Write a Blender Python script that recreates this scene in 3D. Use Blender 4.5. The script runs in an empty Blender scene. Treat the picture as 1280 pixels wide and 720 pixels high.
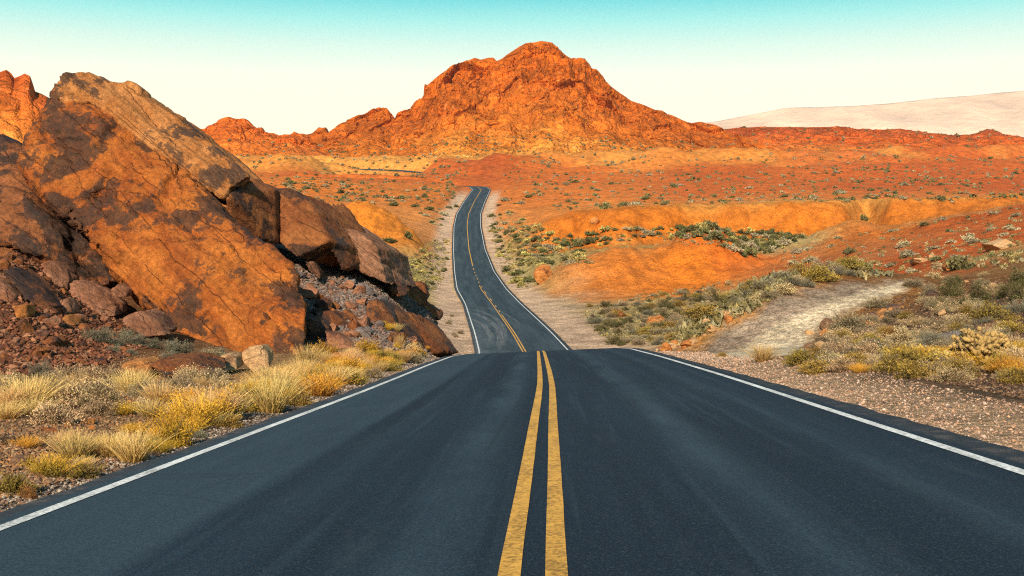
import bpy, bmesh, math, random
import numpy as np
from mathutils import Vector, Matrix

random.seed(7)
RNG = np.random.default_rng(7)
scene = bpy.context.scene
COL = scene.collection
F = 1400.0          # focal length expressed in the 1280-wide photograph's pixels
HZ = 290.0          # eye-level row of the photograph
R = math.radians

# ------------------------------------------------------------------ noise
def _hash(ix, iy, iz, seed):
    h = (ix.astype(np.int64) * 374761393 + iy.astype(np.int64) * 668265263 +
         iz.astype(np.int64) * 2147483647 + seed * 974711) & 0xFFFFFFFF
    h = ((h ^ (h >> 13)) * 1274126177) & 0xFFFFFFFF
    h = ((h ^ (h >> 16)) * 2246822519) & 0xFFFFFFFF
    return (h ^ (h >> 15)) & 0xFFFFFFFF

def vnoise(p, seed=0):
    """gradient noise, p (N,3) -> about -1..1"""
    pf = np.floor(p); f = p - pf; i = pf.astype(np.int64)
    u = f * f * f * (f * (f * 6 - 15) + 10)
    def g(dx, dy, dz):
        h = _hash(i[:, 0] + dx, i[:, 1] + dy, i[:, 2] + dz, seed)
        gx = ((h & 1023) / 511.5) - 1; gy = (((h >> 10) & 1023) / 511.5) - 1; gz = (((h >> 20) & 1023) / 511.5) - 1
        return gx * (f[:, 0] - dx) + gy * (f[:, 1] - dy) + gz * (f[:, 2] - dz)
    def L(a, b, t): return a + (b - a) * t
    x0 = L(L(g(0,0,0), g(1,0,0), u[:,0]), L(g(0,1,0), g(1,1,0), u[:,0]), u[:,1])
    x1 = L(L(g(0,0,1), g(1,0,1), u[:,0]), L(g(0,1,1), g(1,1,1), u[:,0]), u[:,1])
    return L(x0, x1, u[:,2]) * 1.3

def fbm(p, oct=4, seed=0, gain=.5, lac=2.03, ridged=False):
    a, s, o = 1.0, 0.0, 0
    q = p.copy()
    for k in range(oct):
        n = vnoise(q, seed + k * 17)
        if ridged: n = 1 - 2 * np.abs(n)
        s = s + a * n; o += a; a *= gain; q = q * lac + 13.7
    return s / o

def worley(p, seed=0):
    """F1, F2 distances and a random value per nearest cell"""
    pf = np.floor(p).astype(np.int64); n = len(p)
    f1 = np.full(n, 9.0); f2 = np.full(n, 9.0); idv = np.zeros(n)
    for dx in (-1, 0, 1):
        for dy in (-1, 0, 1):
            for dz in (-1, 0, 1):
                c0, c1, c2 = pf[:,0]+dx, pf[:,1]+dy, pf[:,2]+dz
                h = _hash(c0, c1, c2, seed)
                h2 = _hash(c0, c1, c2, seed + 5)
                q0 = c0 + (h & 1023) / 1023.; q1 = c1 + ((h >> 10) & 1023) / 1023.; q2 = c2 + ((h >> 20) & 1023) / 1023.
                d = np.sqrt((p[:,0]-q0)**2 + (p[:,1]-q1)**2 + (p[:,2]-q2)**2)
                closer = d < f1
                f2 = np.where(closer, f1, np.minimum(f2, d))
                idv = np.where(closer, (h2 & 4095) / 4095., idv)
                f1 = np.where(closer, d, f1)
    return f1, f2, idv

def sstep(a, b, x):
    t = np.clip((x - a) / (b - a), 0, 1)
    return t * t * (3 - 2 * t)

def P(px, py, Y):
    return Vector(((px - 640) / F * Y, Y, -(py - HZ) / F * Y))

# ------------------------------------------------------------------ mesh helpers
def link(o, parent=None):
    COL.objects.link(o)
    if parent is not None: o.parent = parent
    return o

def mesh_np(name, V, faces, mat=None, smooth=True, col=None, vec=None):
    V = np.asarray(V, dtype=np.float32); faces = np.asarray(faces, dtype=np.int32)
    me = bpy.data.meshes.new(name)
    nf, k = faces.shape
    me.vertices.add(len(V)); me.vertices.foreach_set('co', V.ravel())
    me.loops.add(nf * k); me.loops.foreach_set('vertex_index', faces.ravel())
    me.polygons.add(nf); me.polygons.foreach_set('loop_start', np.arange(0, nf * k, k, dtype=np.int32))
    me.update(calc_edges=True)
    me.polygons.foreach_set('use_smooth', np.full(nf, smooth, dtype=bool))
    if col is not None:
        a = me.color_attributes.new('col', 'FLOAT_COLOR', 'POINT')
        c = np.ones((len(V), 4), dtype=np.float32); c[:, :3] = col
        a.data.foreach_set('color', c.ravel())
    if vec is not None:
        a = me.attributes.new('ruv', 'FLOAT_VECTOR', 'POINT')
        a.data.foreach_set('vector', np.asarray(vec, dtype=np.float32).ravel())
    if mat: me.materials.append(mat)
    me.update()
    return me

def grid_faces(nr, nc):
    a = np.arange(nr * nc).reshape(nr, nc)
    return np.stack([a[:-1, :-1], a[:-1, 1:], a[1:, 1:], a[1:, :-1]], -1).reshape(-1, 4)

def tag(o, label=None, cat=None, group=None, kind=None):
    if label: o['label'] = label
    if cat: o['category'] = cat
    if group: o['group'] = group
    if kind: o['kind'] = kind
    return o

# ------------------------------------------------------------------ materials
def new_mat(name):
    m = bpy.data.materials.new(name); m.use_nodes = True
    nt = m.node_tree; nt.nodes.clear()
    out = nt.nodes.new('ShaderNodeOutputMaterial')
    return m, nt, out

class NB:
    def __init__(s, nt): s.nt = nt
    def n(s, t, **kw):
        nd = s.nt.nodes.new(t)
        for k, v in kw.items(): setattr(nd, k, v)
        return nd
    def lk(s, a, b): s.nt.links.new(a, b)
    def setin(s, sock, v):
        if isinstance(v, bpy.types.NodeSocket): s.lk(v, sock)
        else: sock.default_value = v
    def math(s, op, a, b=0.0, c=0.0, clamp=False):
        nd = s.n('ShaderNodeMath', operation=op, use_clamp=clamp)
        for i, v in enumerate((a, b, c)): s.setin(nd.inputs[i], v)
        return nd.outputs[0]
    def mix(s, f, a, b, mode='MIX'):
        nd = s.n('ShaderNodeMix', data_type='RGBA', blend_type=mode)
        s.setin(nd.inputs[0], f)
        for sk, v in ((nd.inputs[6], a), (nd.inputs[7], b)):
            if not isinstance(v, bpy.types.NodeSocket) and len(v) == 3: v = (*v, 1)
            s.setin(sk, v)
        return nd.outputs[2]
    def noise(s, vec, scale, detail=4, rough=.55, dist=0.0, color=False):
        nd = s.n('ShaderNodeTexNoise'); s.setin(nd.inputs['Vector'], vec)
        nd.inputs['Scale'].default_value = scale; nd.inputs['Detail'].default_value = detail
        nd.inputs['Roughness'].default_value = rough; nd.inputs['Distortion'].default_value = dist
        return nd.outputs['Color' if color else 'Fac']
    def voro(s, vec, scale, feature='F1', out='Distance', rand=1.0):
        nd = s.n('ShaderNodeTexVoronoi', feature=feature); s.setin(nd.inputs['Vector'], vec)
        nd.inputs['Scale'].default_value = scale; nd.inputs['Randomness'].default_value = rand
        return nd.outputs[out]
    def mapv(s, vec, scale=(1,1,1), rot=(0,0,0), loc=(0,0,0)):
        nd = s.n('ShaderNodeMapping'); s.lk(vec, nd.inputs[0])
        nd.inputs['Scale'].default_value = scale; nd.inputs['Rotation'].default_value = rot; nd.inputs['Location'].default_value = loc
        return nd.outputs[0]
    def rng(s, v, a, b, c=0., d=1.):
        nd = s.n('ShaderNodeMapRange', interpolation_type='SMOOTHSTEP'); s.lk(v, nd.inputs[0])
        for i, x in enumerate((a, b, c, d)): nd.inputs[i + 1].default_value = x
        return nd.outputs[0]
    def bump(s, h, strength, dist, normal=None):
        nd = s.n('ShaderNodeBump'); s.setin(nd.inputs['Height'], h)
        nd.inputs['Strength'].default_value = strength; nd.inputs['Distance'].default_value = dist
        if normal is not None: s.lk(normal, nd.inputs['Normal'])
        return nd.outputs[0]
    def bsdf(s, color, rough=.9, normal=None, spec=.25, out=None):
        nd = s.n('ShaderNodeBsdfPrincipled'); s.setin(nd.inputs['Base Color'], color)
        s.setin(nd.inputs['Roughness'], rough); nd.inputs['Specular IOR Level'].default_value = spec
        if normal is not None: s.lk(normal, nd.inputs['Normal'])
        if out is not None: s.lk(nd.outputs[0], out.inputs['Surface'])
        return nd

def mat_ground():
    m, nt, out = new_mat('desert_soil'); b = NB(nt)
    at = b.n('ShaderNodeAttribute', attribute_name='col').outputs['Color']
    pos = b.n('ShaderNodeNewGeometry').outputs['Position']
    v = b.noise(pos, .35, 6, .65)
    v2 = b.noise(pos, 3.2, 5, .7)
    v3 = b.noise(pos, 14, 3, .7)
    k = b.math('MULTIPLY', b.rng(v, .25, .75, .62, 1.38), b.rng(v2, .28, .72, .62, 1.38))
    k = b.math('MULTIPLY', k, b.rng(v3, .3, .7, .72, 1.28))
    c = b.mix(1.0, at, k, 'MULTIPLY')
    # stones in the soil: each cell its own tone
    peb = b.voro(pos, 9, 'F1', 'Color'); pd = b.voro(pos, 9, 'F1', 'Distance')
    sep = b.n('ShaderNodeSeparateColor'); b.lk(peb, sep.inputs[0])
    isst = b.math('MULTIPLY', b.math('GREATER_THAN', sep.outputs[0], .62), b.rng(pd, .25, .42, 1, 0))
    tone = b.rng(sep.outputs[1], 0, 1, .45, 1.9)
    stc = b.mix(1.0, b.mix(.45, c, (.42, .27, .17)), tone, 'MULTIPLY')
    c = b.mix(b.math('MULTIPLY', isst, .7), c, stc)
    h = b.math('ADD', b.math('MULTIPLY', v2, .5), b.math('MULTIPLY', isst, .35))
    h = b.math('ADD', h, b.math('MULTIPLY', v3, .25))
    nrm = b.bump(h, .8, .12)
    big = b.bump(b.noise(pos, .8, 7, .72), .8, .7, nrm)
    b.bsdf(c, .95, big, .1, out)
    return m

def mat_cliff(name, base_amount=1.0, scale=1.0):
    """far rock: soil colour carried by the mesh, broken up by joints and rubble"""
    m, nt, out = new_mat(name); b = NB(nt)
    at = b.n('ShaderNodeAttribute', attribute_name='col').outputs['Color']
    pos = b.n('ShaderNodeNewGeometry').outputs['Position']
    ps = b.mapv(pos, (scale,) * 3)
    v = b.noise(ps, .045, 7, .68)
    v2 = b.noise(ps, .28, 6, .7)
    cells = b.voro(ps, .16, 'F1', 'Color'); sep = b.n('ShaderNodeSeparateColor'); b.lk(cells, sep.inputs[0])
    k = b.math('MULTIPLY', b.rng(v, .28, .72, .72, 1.3), b.rng(v2, .28, .72, .75, 1.25))
    k = b.math('MULTIPLY', k, b.rng(sep.outputs[0], 0, 1, .8, 1.2))
    c = b.mix(1.0, at, k, 'MULTIPLY')
    c = b.mix(b.rng(b.noise(ps, .11, 5, .7), .58, .74, 0, .35), c, (.24, .07, .02))
    c = b.mix(b.rng(b.noise(ps, .19, 5, .75), .58, .72, 0, .5), c, (.66, .33, .12))
    edge = b.voro(ps, .13, 'DISTANCE_TO_EDGE', 'Distance'); edge2 = b.voro(ps, .45, 'DISTANCE_TO_EDGE', 'Distance')
    h = b.math('ADD', b.math('MULTIPLY', b.rng(edge, 0, .22), 1.6), b.math('MULTIPLY', b.rng(edge2, 0, .25), .7))
    h = b.math('ADD', h, b.math('MULTIPLY', v2, 2.4))
    nrm = b.bump(h, .7, 1.1 / scale)
    b.bsdf(c, .95, nrm, .1, out)
    return m

def mat_rock(name, base, light, varnish, varn_amt=.5, grain=(1, 1, 1), rot=(0, 0, 0), sc=1.0, streak=.5):
    """near sandstone: layered grain, dark desert varnish patches, fresh pale breaks"""
    m, nt, out = new_mat(name); b = NB(nt)
    pos = b.n('ShaderNodeNewGeometry').outputs['Position']
    ps = b.mapv(pos, (sc,) * 3)
    lay = b.mapv(b.mapv(pos, (1, 1, 1), rot), tuple(g * sc for g in grain))
    warp = b.n('ShaderNodeVectorMath', operation='MULTIPLY_ADD'); b.lk(b.noise(ps, .5, 4, .6, 0, True), warp.inputs[0]); warp.inputs[1].default_value = (.9, .9, .9); b.lk(lay, warp.inputs[2])
    v = b.noise(ps, .45, 7, .62, .6)
    s = b.noise(lay, 1.0, 6, .65, .4)
    c = b.mix(b.rng(v, .36, .66), base, light)
    c = b.mix(b.math('MULTIPLY', b.rng(s, .52, .68), streak), c, tuple(x * .42 for x in base))
    c = b.mix(b.math('MULTIPLY', b.rng(s, .48, .33), streak), c, tuple(min(1, x * 1.25) for x in light))
    w = b.noise(ps, .42, 8, .6, .7)
    w2 = b.noise(ps, 3.5, 6, .7, .5)
    ww = b.math('ADD', b.math('ADD', b.math('MULTIPLY', w, .58), b.math('MULTIPLY', b.noise(b.mapv(warp.outputs[0], (.8, .8, .5)), 1.0, 6, .65), .24)), b.math('MULTIPLY', w2, .18))
    vm = b.rng(ww, .55 - .09 * varn_amt, .58 - .085 * varn_amt)
    c = b.mix(b.math('MULTIPLY', b.rng(b.noise(ps, 1.3, 6, .7, .6), .42, .62), .45 * max(0, varn_amt)), c, tuple(x * .45 + y * .4 for x, y in zip(base, varnish)))
    c = b.mix(b.math('MULTIPLY', vm, b.rng(w2, .3, .65, 1, .74)), c, varnish)
    f = b.noise(ps, 22, 4, .7)
    c = b.mix(1.0, c, b.rng(f, .3, .7, .66, 1.34), 'MULTIPLY')
    c = b.mix(1.0, c, b.rng(b.noise(ps, 5, 5, .7), .3, .7, .72, 1.3), 'MULTIPLY')
    crack = b.voro(b.mapv(warp.outputs[0], (.42, .42, .42)), 1.0, 'DISTANCE_TO_EDGE', 'Distance')
    cr = b.math('MAXIMUM', b.rng(crack, .0, .012, 0, 1), b.rng(b.noise(ps, .7, 3, .6), .48, .6))
    c = b.mix(b.math('MULTIPLY', b.math('SUBTRACT', 1.0, cr), .5), c, tuple(x * .35 for x in base))
    h = b.math('ADD', b.math('MULTIPLY', s, .9), b.math('MULTIPLY', f, .12))
    h = b.math('ADD', h, b.math('MULTIPLY', w2, .5))
    h = b.math('ADD', h, b.math('MULTIPLY', cr, .25))
    nrm = b.bump(h, .95, .24)
    b.bsdf(c, b.rng(vm, 0, 1, .92, .62), nrm, .22, out)
    return m

def mat_leaf(name, trans=.25, rough=.75):
    m, nt, out = new_mat(name); b = NB(nt)
    at = b.n('ShaderNodeAttribute', attribute_name='col').outputs['Color']
    rnd = b.n('ShaderNodeObjectInfo').outputs['Random']
    c = b.mix(1.0, at, b.rng(rnd, 0, 1, .78, 1.22), 'MULTIPLY')
    hs = b.n('ShaderNodeHueSaturation'); b.lk(c, hs.inputs['Color'])
    b.lk(b.math('ADD', .485, b.math('MULTIPLY', b.math('FRACT', b.math('MULTIPLY', rnd, 37.3)), .03)), hs.inputs['Hue'])
    p = b.bsdf(hs.outputs[0], rough, None, .15)
    t = b.n('ShaderNodeBsdfTranslucent'); b.lk(hs.outputs[0], t.inputs[0])
    mx = b.n('ShaderNodeMixShader'); mx.inputs[0].default_value = trans
    b.lk(p.outputs[0], mx.inputs[1]); b.lk(t.outputs[0], mx.inputs[2]); b.lk(mx.outputs[0], out.inputs['Surface'])
    return m

def mat_plain(name, color, rough=.9, var=.3, scale=6):
    m, nt, out = new_mat(name); b = NB(nt)
    pos = b.n('ShaderNodeNewGeometry').outputs['Position']
    f = b.noise(pos, scale, 5, .7)
    c = b.mix(1.0, (*color, 1), b.rng(f, .3, .7, 1 - var, 1 + var), 'MULTIPLY')
    b.bsdf(c, rough, b.bump(f, .5, .03), .2, out)
    return m

def mat_gravel(name, trans=0):
    m, nt, out = new_mat(name); b = NB(nt)
    at = b.n('ShaderNodeAttribute', attribute_name='col').outputs['Color']
    pos = b.n('ShaderNodeNewGeometry').outputs['Position']
    c = b.mix(1.0, at, b.rng(b.noise(pos, 18, 4, .7), .3, .7, .75, 1.25), 'MULTIPLY')
    b.bsdf(c, .92, None, .2, out)
    return m

def mat_asphalt():
    m, nt, out = new_mat('asphalt'); b = NB(nt)
    uv = b.n('ShaderNodeAttribute', attribute_name='ruv').outputs['Vector']
    sp = b.n('ShaderNodeSeparateXYZ'); b.lk(uv, sp.inputs[0]); u, v = sp.outputs[0], sp.outputs[1]
    st = b.mapv(uv, (1.0, .045, 1))
    n1 = b.noise(st, 1.1, 5, .6)
    n2 = b.noise(b.mapv(uv, (1, .25, 1)), .9, 6, .65)
    n3 = b.noise(b.mapv(uv, (1, .02, 1)), 4.5, 3, .6)
    uj = b.math('ADD', u, b.math('MULTIPLY', b.math('SUBTRACT', n2, .5), .35))
    dark = (.0045, .0135, .025, 1); mid = (.0085, .021, .036, 1); pale = (.031, .054, .072, 1)
    c = b.mix(b.rng(n1, .38, .68), dark, mid)
    # older, paler strip along the left line, edge of the newer patch
    old = b.rng(uj, -2.32, -2.1, 1, 0)
    c = b.mix(b.math('MULTIPLY', old, b.rng(n2, .25, .6, .35, .75)), c, pale)
    # polished wheel paths
    for cu, wd, am in ((-.62, .40, .85), (1.5, .42, .85), (2.75, .3, .5), (-1.75, .25, .35)):
        d = b.math('ABSOLUTE', b.math('SUBTRACT', uj, cu))
        c = b.mix(b.math('MULTIPLY', b.rng(d, 0, wd, am, 0), b.rng(n2, .3, .7, .2, 1)), c, pale)
    c = b.mix(b.math('MULTIPLY', b.rng(n3, .52, .72), .35), c, pale)
    # dust on the road in the dip, drifting in from the turnout
    far = b.rng(v, 74, 90); far2 = b.rng(v, 128, 112)
    dn = b.noise(b.mapv(uv, (.8, .16, 1), (0, 0, .18)), 1.0, 6, .68, .8)
    dm = b.math('MULTIPLY', b.math('MULTIPLY', far, far2), b.rng(b.math('SUBTRACT', dn, b.math('MULTIPLY', b.math('ADD', u, 3.6), .06)), .25, .55, 0, .75))
    c = b.mix(dm, c, (.17, .19, .2, 1))
    # the newer surface beyond is greyer
    c = b.mix(b.rng(v, 60, 100, 0, .75), c, b.mix(b.rng(n1, .35, .7), (.02, .034, .042, 1), (.05, .069, .08, 1)))
    # raw broken rim outside the edge lines
    rim = b.rng(b.math('ABSOLUTE', uj), 3.75, 3.85)
    c = b.mix(b.math('MULTIPLY', rim, .8), c, (.03, .033, .038, 1))
    edge = b.math('MULTIPLY', rim, b.rng(b.noise(uv, 3.2, 5, .7), .5, .62, 0, .5))
    c = b.mix(edge, c, (.13, .1, .085, 1))
    pos = b.n('ShaderNodeNewGeometry').outputs['Position']
    sp1 = b.noise(pos, 55, 3, .8); sp2 = b.noise(pos, 160, 2, .7)
    c = b.mix(1.0, c, b.rng(sp1, .34, .66, .6, 1.42), 'MULTIPLY')
    c = b.mix(1.0, c, b.rng(sp2, .3, .7, .65, 1.35), 'MULTIPLY')
    vc = b.voro(pos, 120, 'F1', 'Color'); vs = b.n('ShaderNodeSeparateColor'); b.lk(vc, vs.inputs[0])
    c = b.mix(b.math('MULTIPLY', b.math('GREATER_THAN', vs.outputs[0], .88), .28), c, (.095, .11, .12, 1))
    c = b.mix(b.math('MULTIPLY', b.rng(b.noise(b.mapv(uv, (1, .12, 1)), 2.2, 6, .7), .56, .72), .3), c, (.045, .055, .062, 1))
    # transverse cracks
    cr = b.voro(b.mapv(uv, (.12, .16, 1)), 1.0, 'DISTANCE_TO_EDGE', 'Distance')
    c = b.mix(b.rng(cr, 0, .004, .25, 0), c, (.008, .012, .016, 1))
    h = b.math('ADD', b.math('MULTIPLY', sp1, .6), b.math('MULTIPLY', sp2, .4))
    b.bsdf(c, .88, b.bump(h, .6, .012), .16, out)
    return m

def mat_paint(name, color, wear):
    m, nt, out = new_mat(name); b = NB(nt)
    pos = b.n('ShaderNodeNewGeometry').outputs['Position']
    uv = b.n('ShaderNodeAttribute', attribute_name='ruv').outputs['Vector']
    w = b.noise(pos, 28, 6, .78); w2 = b.noise(b.mapv(uv, (3, .5, 1)), 2, 4, .6)
    k = b.math('ADD', b.math('MULTIPLY', w, .75), b.math('MULTIPLY', w2, .25))
    c = b.mix(b.rng(k, .52 - .1 * wear, .66 - .06 * wear, 0, .92), (*color, 1), tuple(x * .28 for x in color))
    c = b.mix(1.0, c, b.rng(b.noise(pos, 6, 5, .7), .3, .7, .84, 1.14), 'MULTIPLY')
    b.bsdf(c, .75, b.bump(w, .35, .008), .3, out)
    return m

MG = mat_ground()
MC = mat_cliff('red_cliff')
MC2 = mat_cliff('jointed_cliff', scale=2.2)
# ------------------------------------------------------------------ road line
def _mk(tab):
    t = np.array(tab, float)
    return lambda Y: np.interp(Y, t[:, 0], t[:, 1])

_near = [5.54, 6.5, 8, 9.5, 11.5, 14.3, 17.5, 21.6, 27, 35, 45, 55]
_npx = [665.5, 669, 673, 675.7, 677.6, 679.6, 681.5, 682.5, 681, 678.5, 676.6, 675.5]
_near_z = [-(1.267 + .0786 * y) - (max(0, y - 38) ** 2) * .00085 for y in _near]
RT = [(-40, .05, -1.267 + 3.0), (0, -.06, -1.267)]
RT += [(y, (p - 640) / F * y, z) for y, p, z in zip(_near, _npx, _near_z)]
RT += [(62, 1.3, -7.05), (70, 1.28, -8.25), (79, 1.2, -9.15)]
for Y, xl, xr, py in ((89, 600.3, 712.4, 441), (105, 593.3, 690, 416), (124, 587.5, 668, 396), (146, 581, 652, 380), (165, 572, 632, 361),
                      (206, 568.5, 617, 339), (258, 566.8, 606, 311), (305, 567.5, 600.7, 283), (342, 571, 600.7, 267.5),
                      (388, 580, 606, 252), (458, 591, 613, 237)):
    RT.append((Y, ((xl + xr) / 2 - 640) / F * Y, -(py - HZ) / F * Y))
RT = np.array(RT)
# dense smooth resample of the centre line
_ys = np.arange(-40, 458.01, .5)
def _smooth(v, n):
    k = np.hanning(n); k /= k.sum()
    return np.convolve(np.pad(v, n // 2, mode='edge'), k, 'same')[n // 2:-(n // 2)]
def _vary(v):
    a = _smooth(v, 7); b_ = _smooth(v, 31); w = sstep(55, 110, _ys)
    return a * (1 - w) + b_ * w
_cx = _vary(np.interp(_ys, RT[:, 0], RT[:, 1])); _cz = _vary(np.interp(_ys, RT[:, 0], RT[:, 2]))
def road_x(Y): return np.interp(Y, _ys, _cx)
def road_z(Y): return np.interp(Y, _ys, _cz)
def road_tilt(Y): return np.interp(Y, [-40, 0, 50, 62, 85, 500], [.038, .038, .045, .04, .0, .0])

# the bend to the left beyond the far rise
TAIL = np.array([(-12.4, 458, road_z(458)), (-14.2, 468, 18.9), (-18, 478, 19.6), (-24, 486, 20), (-33, 491, 20.1), (-45, 493, 19.8), (-62, 494, 19), (-90, 496, 18)])
FARSEG = np.array([(-112, 660, 37.0), (-94, 648, 36.0), (-78, 634, 34.9), (-66, 626, 34.1), (-56, 621, 33.2), (-40, 618, 31.0)])

# ------------------------------------------------------------------ lie of the land
PXC = np.array([-1200, -500, -200, 0, 150, 300, 450, 540, 620, 720, 800, 900, 1000, 1100, 1200, 1280, 1500, 2000, 2700], float)
ROWS = [
 (10, [-0.8,-1.6,-1.95,-2.15,-2.2,-2.15,-2.1,-2.1,-2.1,-2.05,-2.0,-1.95,-1.95,-1.95,-1.95,-1.95,-1.9,-1.6,-1.2]),
 (15, [-.3,-1.6,-2.2,-2.5,-2.58,-2.55,-2.5,-2.5,-2.45,-2.45,-2.45,-2.4,-2.35,-2.3,-2.3,-2.3,-2.1,-1.7,-1.2]),
 (20, [1,-1.2,-2.3,-2.8,-2.95,-2.98,-2.9,-2.9,-2.85,-2.85,-2.8,-2.75,-2.7,-2.65,-2.6,-2.5,-2.2,-1.5,-1]),
 (27, [4,.6,-1.6,-2.9,-3.35,-3.5,-3.5,-3.5,-3.4,-3.4,-3.4,-3.3,-3.1,-2.9,-2.7,-2.55,-2,-1,0]),
 (36, [7,3.0,.8,-1.0,-3.0,-4.0,-4.2,-4.2,-4.1,-4.1,-4.1,-4.05,-3.8,-3.2,-2.6,-2.3,-1.5,0,1]),
 (40, [8,3.6,1.2,-.7,-2.8,-3.7,-4.1,-4.3,-4.4,-4.4,-4.35,-4.4,-4.1,-3.3,-2.65,-2.25,-1.2,.3,1.5]),
 (45, [9,4.3,1.9,0,-1.9,-1.2,-3.0,-4.85,-4.95,-4.9,-4.85,-4.75,-4.4,-3.4,-2.65,-2.15,-.9,.6,2.1]),
 (50, [10,6,3,1.2,.6,-.2,-1.9,-4.6,-5.4,-5.3,-5.2,-4.9,-4.2,-3.2,-2.5,-2.0,-.5,1.5,3]),
 (58, [11,7.5,5,3.5,2.2,.5,-1.5,-4.1,-6.6,-6.5,-6.2,-5.5,-4.5,-3.2,-2.4,-1.8,0,2.5,4]),
 (68, [11,8,6,4.5,2.5,-.5,-2.8,-5.6,-8.3,-8.2,-7.9,-7.2,-5.8,-3.9,-2.5,-1.7,.5,3.5,5]),
 (85, [11,8,5,3,1,-3,-6.2,-8.6,-9.5,-9.5,-9.2,-8.4,-7,-4.4,-2.5,-1.4,1,4,7]),
 (105,[11,8,5,2,0,-4.5,-6.8,-8.5,-9.5,-9.4,-9,-8.3,-6.5,-4.4,-2.1,-.8,2,5,9]),
 (135,[12,8,5,2,0,-3.5,-6,-8.4,-9.4,-9.2,-8.9,-8.4,-5.6,-2.6,-.4,.8,4,8,11]),
 (170,[13,9,6,3,0,-2.5,-4.5,-7.4,-8.3,-8,-7.7,-6.8,-4.6,-1.6,1,3,7,10,14]),
 (200,[14,10,7,4,1,-1.5,-2.8,-6.4,-7.4,-5.8,-4.2,-3.4,-2.6,-1.0,1.7,3.7,8,12,16]),
 (214,[15,10,7,4,2,0,-1.8,-5.8,-6.8,-4.9,-3.8,-3.3,-2.8,-.6,2.2,4.3,9,14,18]),
 (264,[16,12,9,7,5,4,3.0,-2,-3.0,3.4,4.6,5.2,5.6,6.2,7,7.6,11,16,22]),
 (300,[18,14,11,9,7,6.2,5.4,2,1,5,6.6,7.2,7.6,8,8.6,9,12.5,18,24]),
 (340,[20,16,13,11,9,8.5,8,6.2,5.5,7.3,8.4,9.2,9.7,10.2,10.5,10.6,14,20,26]),
 (458,[30,27,25,23,22,21.2,20.4,19.2,17.8,18.4,18.8,19.2,19.5,19.7,20,20.2,22,28,34]),
 (500,[32,30,28,26.5,25.5,24.5,23.5,22,21,22.2,22.6,23,23.3,23.5,23.8,24,26,31,36]),
 (600,[40,38,36,35,33,31.8,31.4,31.6,33,33.5,34,34.3,34.8,35.3,36,36.3,38,42,46]),
 (700,[46,45,44,44,43.5,43,43,43,43,43,43,43,43.5,44,44.5,45,47,49,50]),
 (900,[50]*19), (1400,[35]*19), (3000,[0]*19), (9000,[-60]*19), (60000,[-90]*19)]
LNY = np.log(np.array([r[0] for r in ROWS], float)); ZT = np.array([r[1] for r in ROWS], float)

def ridge_warp(px, Y):
    """the ground between 214 and 264 m rises in one steep scalloped bank right of the road"""
    out = np.array(Y, float); mk = (Y > 214) & (Y < 264) & (px > 640)
    if not mk.any(): return out
    px, Y = px[mk], Y[mk]
    q = np.stack([px / 70, 0 * px, 0 * px], -1)
    a = .30 + .30 * fbm(q, 3, 61) + .42 * np.exp(-((px - 1082) / 20) ** 2) - .12 * np.exp(-((px - 770) / 40) ** 2)
    u = (Y - 214) / 50.
    st = sstep(0, .30, u - np.clip(a, .02, .68)) * .86 + .14 * np.clip(u, 0, 1)
    k = sstep(640, 690, px)
    out[mk] = (1 - k) * Y + k * (214 + 50 * st)
    return out

def _interp_table(T, px, Y):
    """smooth interpolation of a table over photo column and log distance"""
    y = np.log(np.clip(ridge_warp(px, Y), 10, 59999))
    i = np.clip(np.searchsorted(LNY, y, 'right') - 1, 0, len(LNY) - 2)
    t = np.clip((y - LNY[i]) / (LNY[i + 1] - LNY[i]), 0, 1)
    j = np.clip(np.searchsorted(PXC, px, 'right') - 1, 0, len(PXC) - 2)
    s = np.clip((px - PXC[j]) / (PXC[j + 1] - PXC[j]), 0, 1); s = s * s * (3 - 2 * s) * .5 + s * .5
    def cm(jj):
        p0 = T[np.maximum(i - 1, 0), jj]; p1 = T[i, jj]; p2 = T[i + 1, jj]; p3 = T[np.minimum(i + 2, len(LNY) - 1), jj]
        h = LNY[i + 1] - LNY[i]
        m1 = (p2 - p0) / (LNY[i + 1] - LNY[np.maximum(i - 1, 0)]) * h
        m2 = (p3 - p1) / (LNY[np.minimum(i + 2, len(LNY) - 1)] - LNY[i]) * h
        # keep the curve from overshooting
        d = p2 - p1
        m1 = np.where(m1 * d <= 0, 0, np.sign(d) * np.minimum(np.abs(m1), 3 * np.abs(d)))
        m2 = np.where(m2 * d <= 0, 0, np.sign(d) * np.minimum(np.abs(m2), 3 * np.abs(d)))
        t2, t3 = t * t, t * t * t
        return (2*t3 - 3*t2 + 1) * p1 + (t3 - 2*t2 + t) * m1 + (-2*t3 + 3*t2) * p2 + (t3 - t2) * m2
    return cm(j) * (1 - s) + cm(j + 1) * s

def pxof(X, Y): return 640 + F * X / np.maximum(Y, 10)

# mounds: photo column, distance, half-width in photo px, half-depth m, height m
MOUNDS = [(880, 180, 62, 17, 5.4), (775, 172, 80, 16, 4.0), (700, 168, 40, 12, 1.2), (460, 228, 85, 13, 5.2), (520, 214, 40, 9, 2.0), (600, 560, 85, 26, 5.5),
          (505, 545, 60, 24, 1.4), (1060, 212, 50, 9, 2.4), (360, 400, 120, 30, 3.5), (1090, 520, 150, 30, 3.0), (1230, 480, 90, 26, 2.6),
          (850, 600, 110, 30, 2.5), (340, 600, 60, 20, 4.5), (415, 612, 45, 18, 3), (690, 600, 50, 22, 4.5), (760, 622, 70, 20, 4), (830, 590, 40, 18, 4.5), (930, 612, 60, 22, 5), (1010, 600, 50, 20, 4),
          (1100, 616, 70, 22, 5), (1190, 600, 60, 20, 4.5), (1270, 610, 50, 20, 5.5), (570, 606, 40, 16, 3), (640, 575, 40, 18, 3)]
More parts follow.
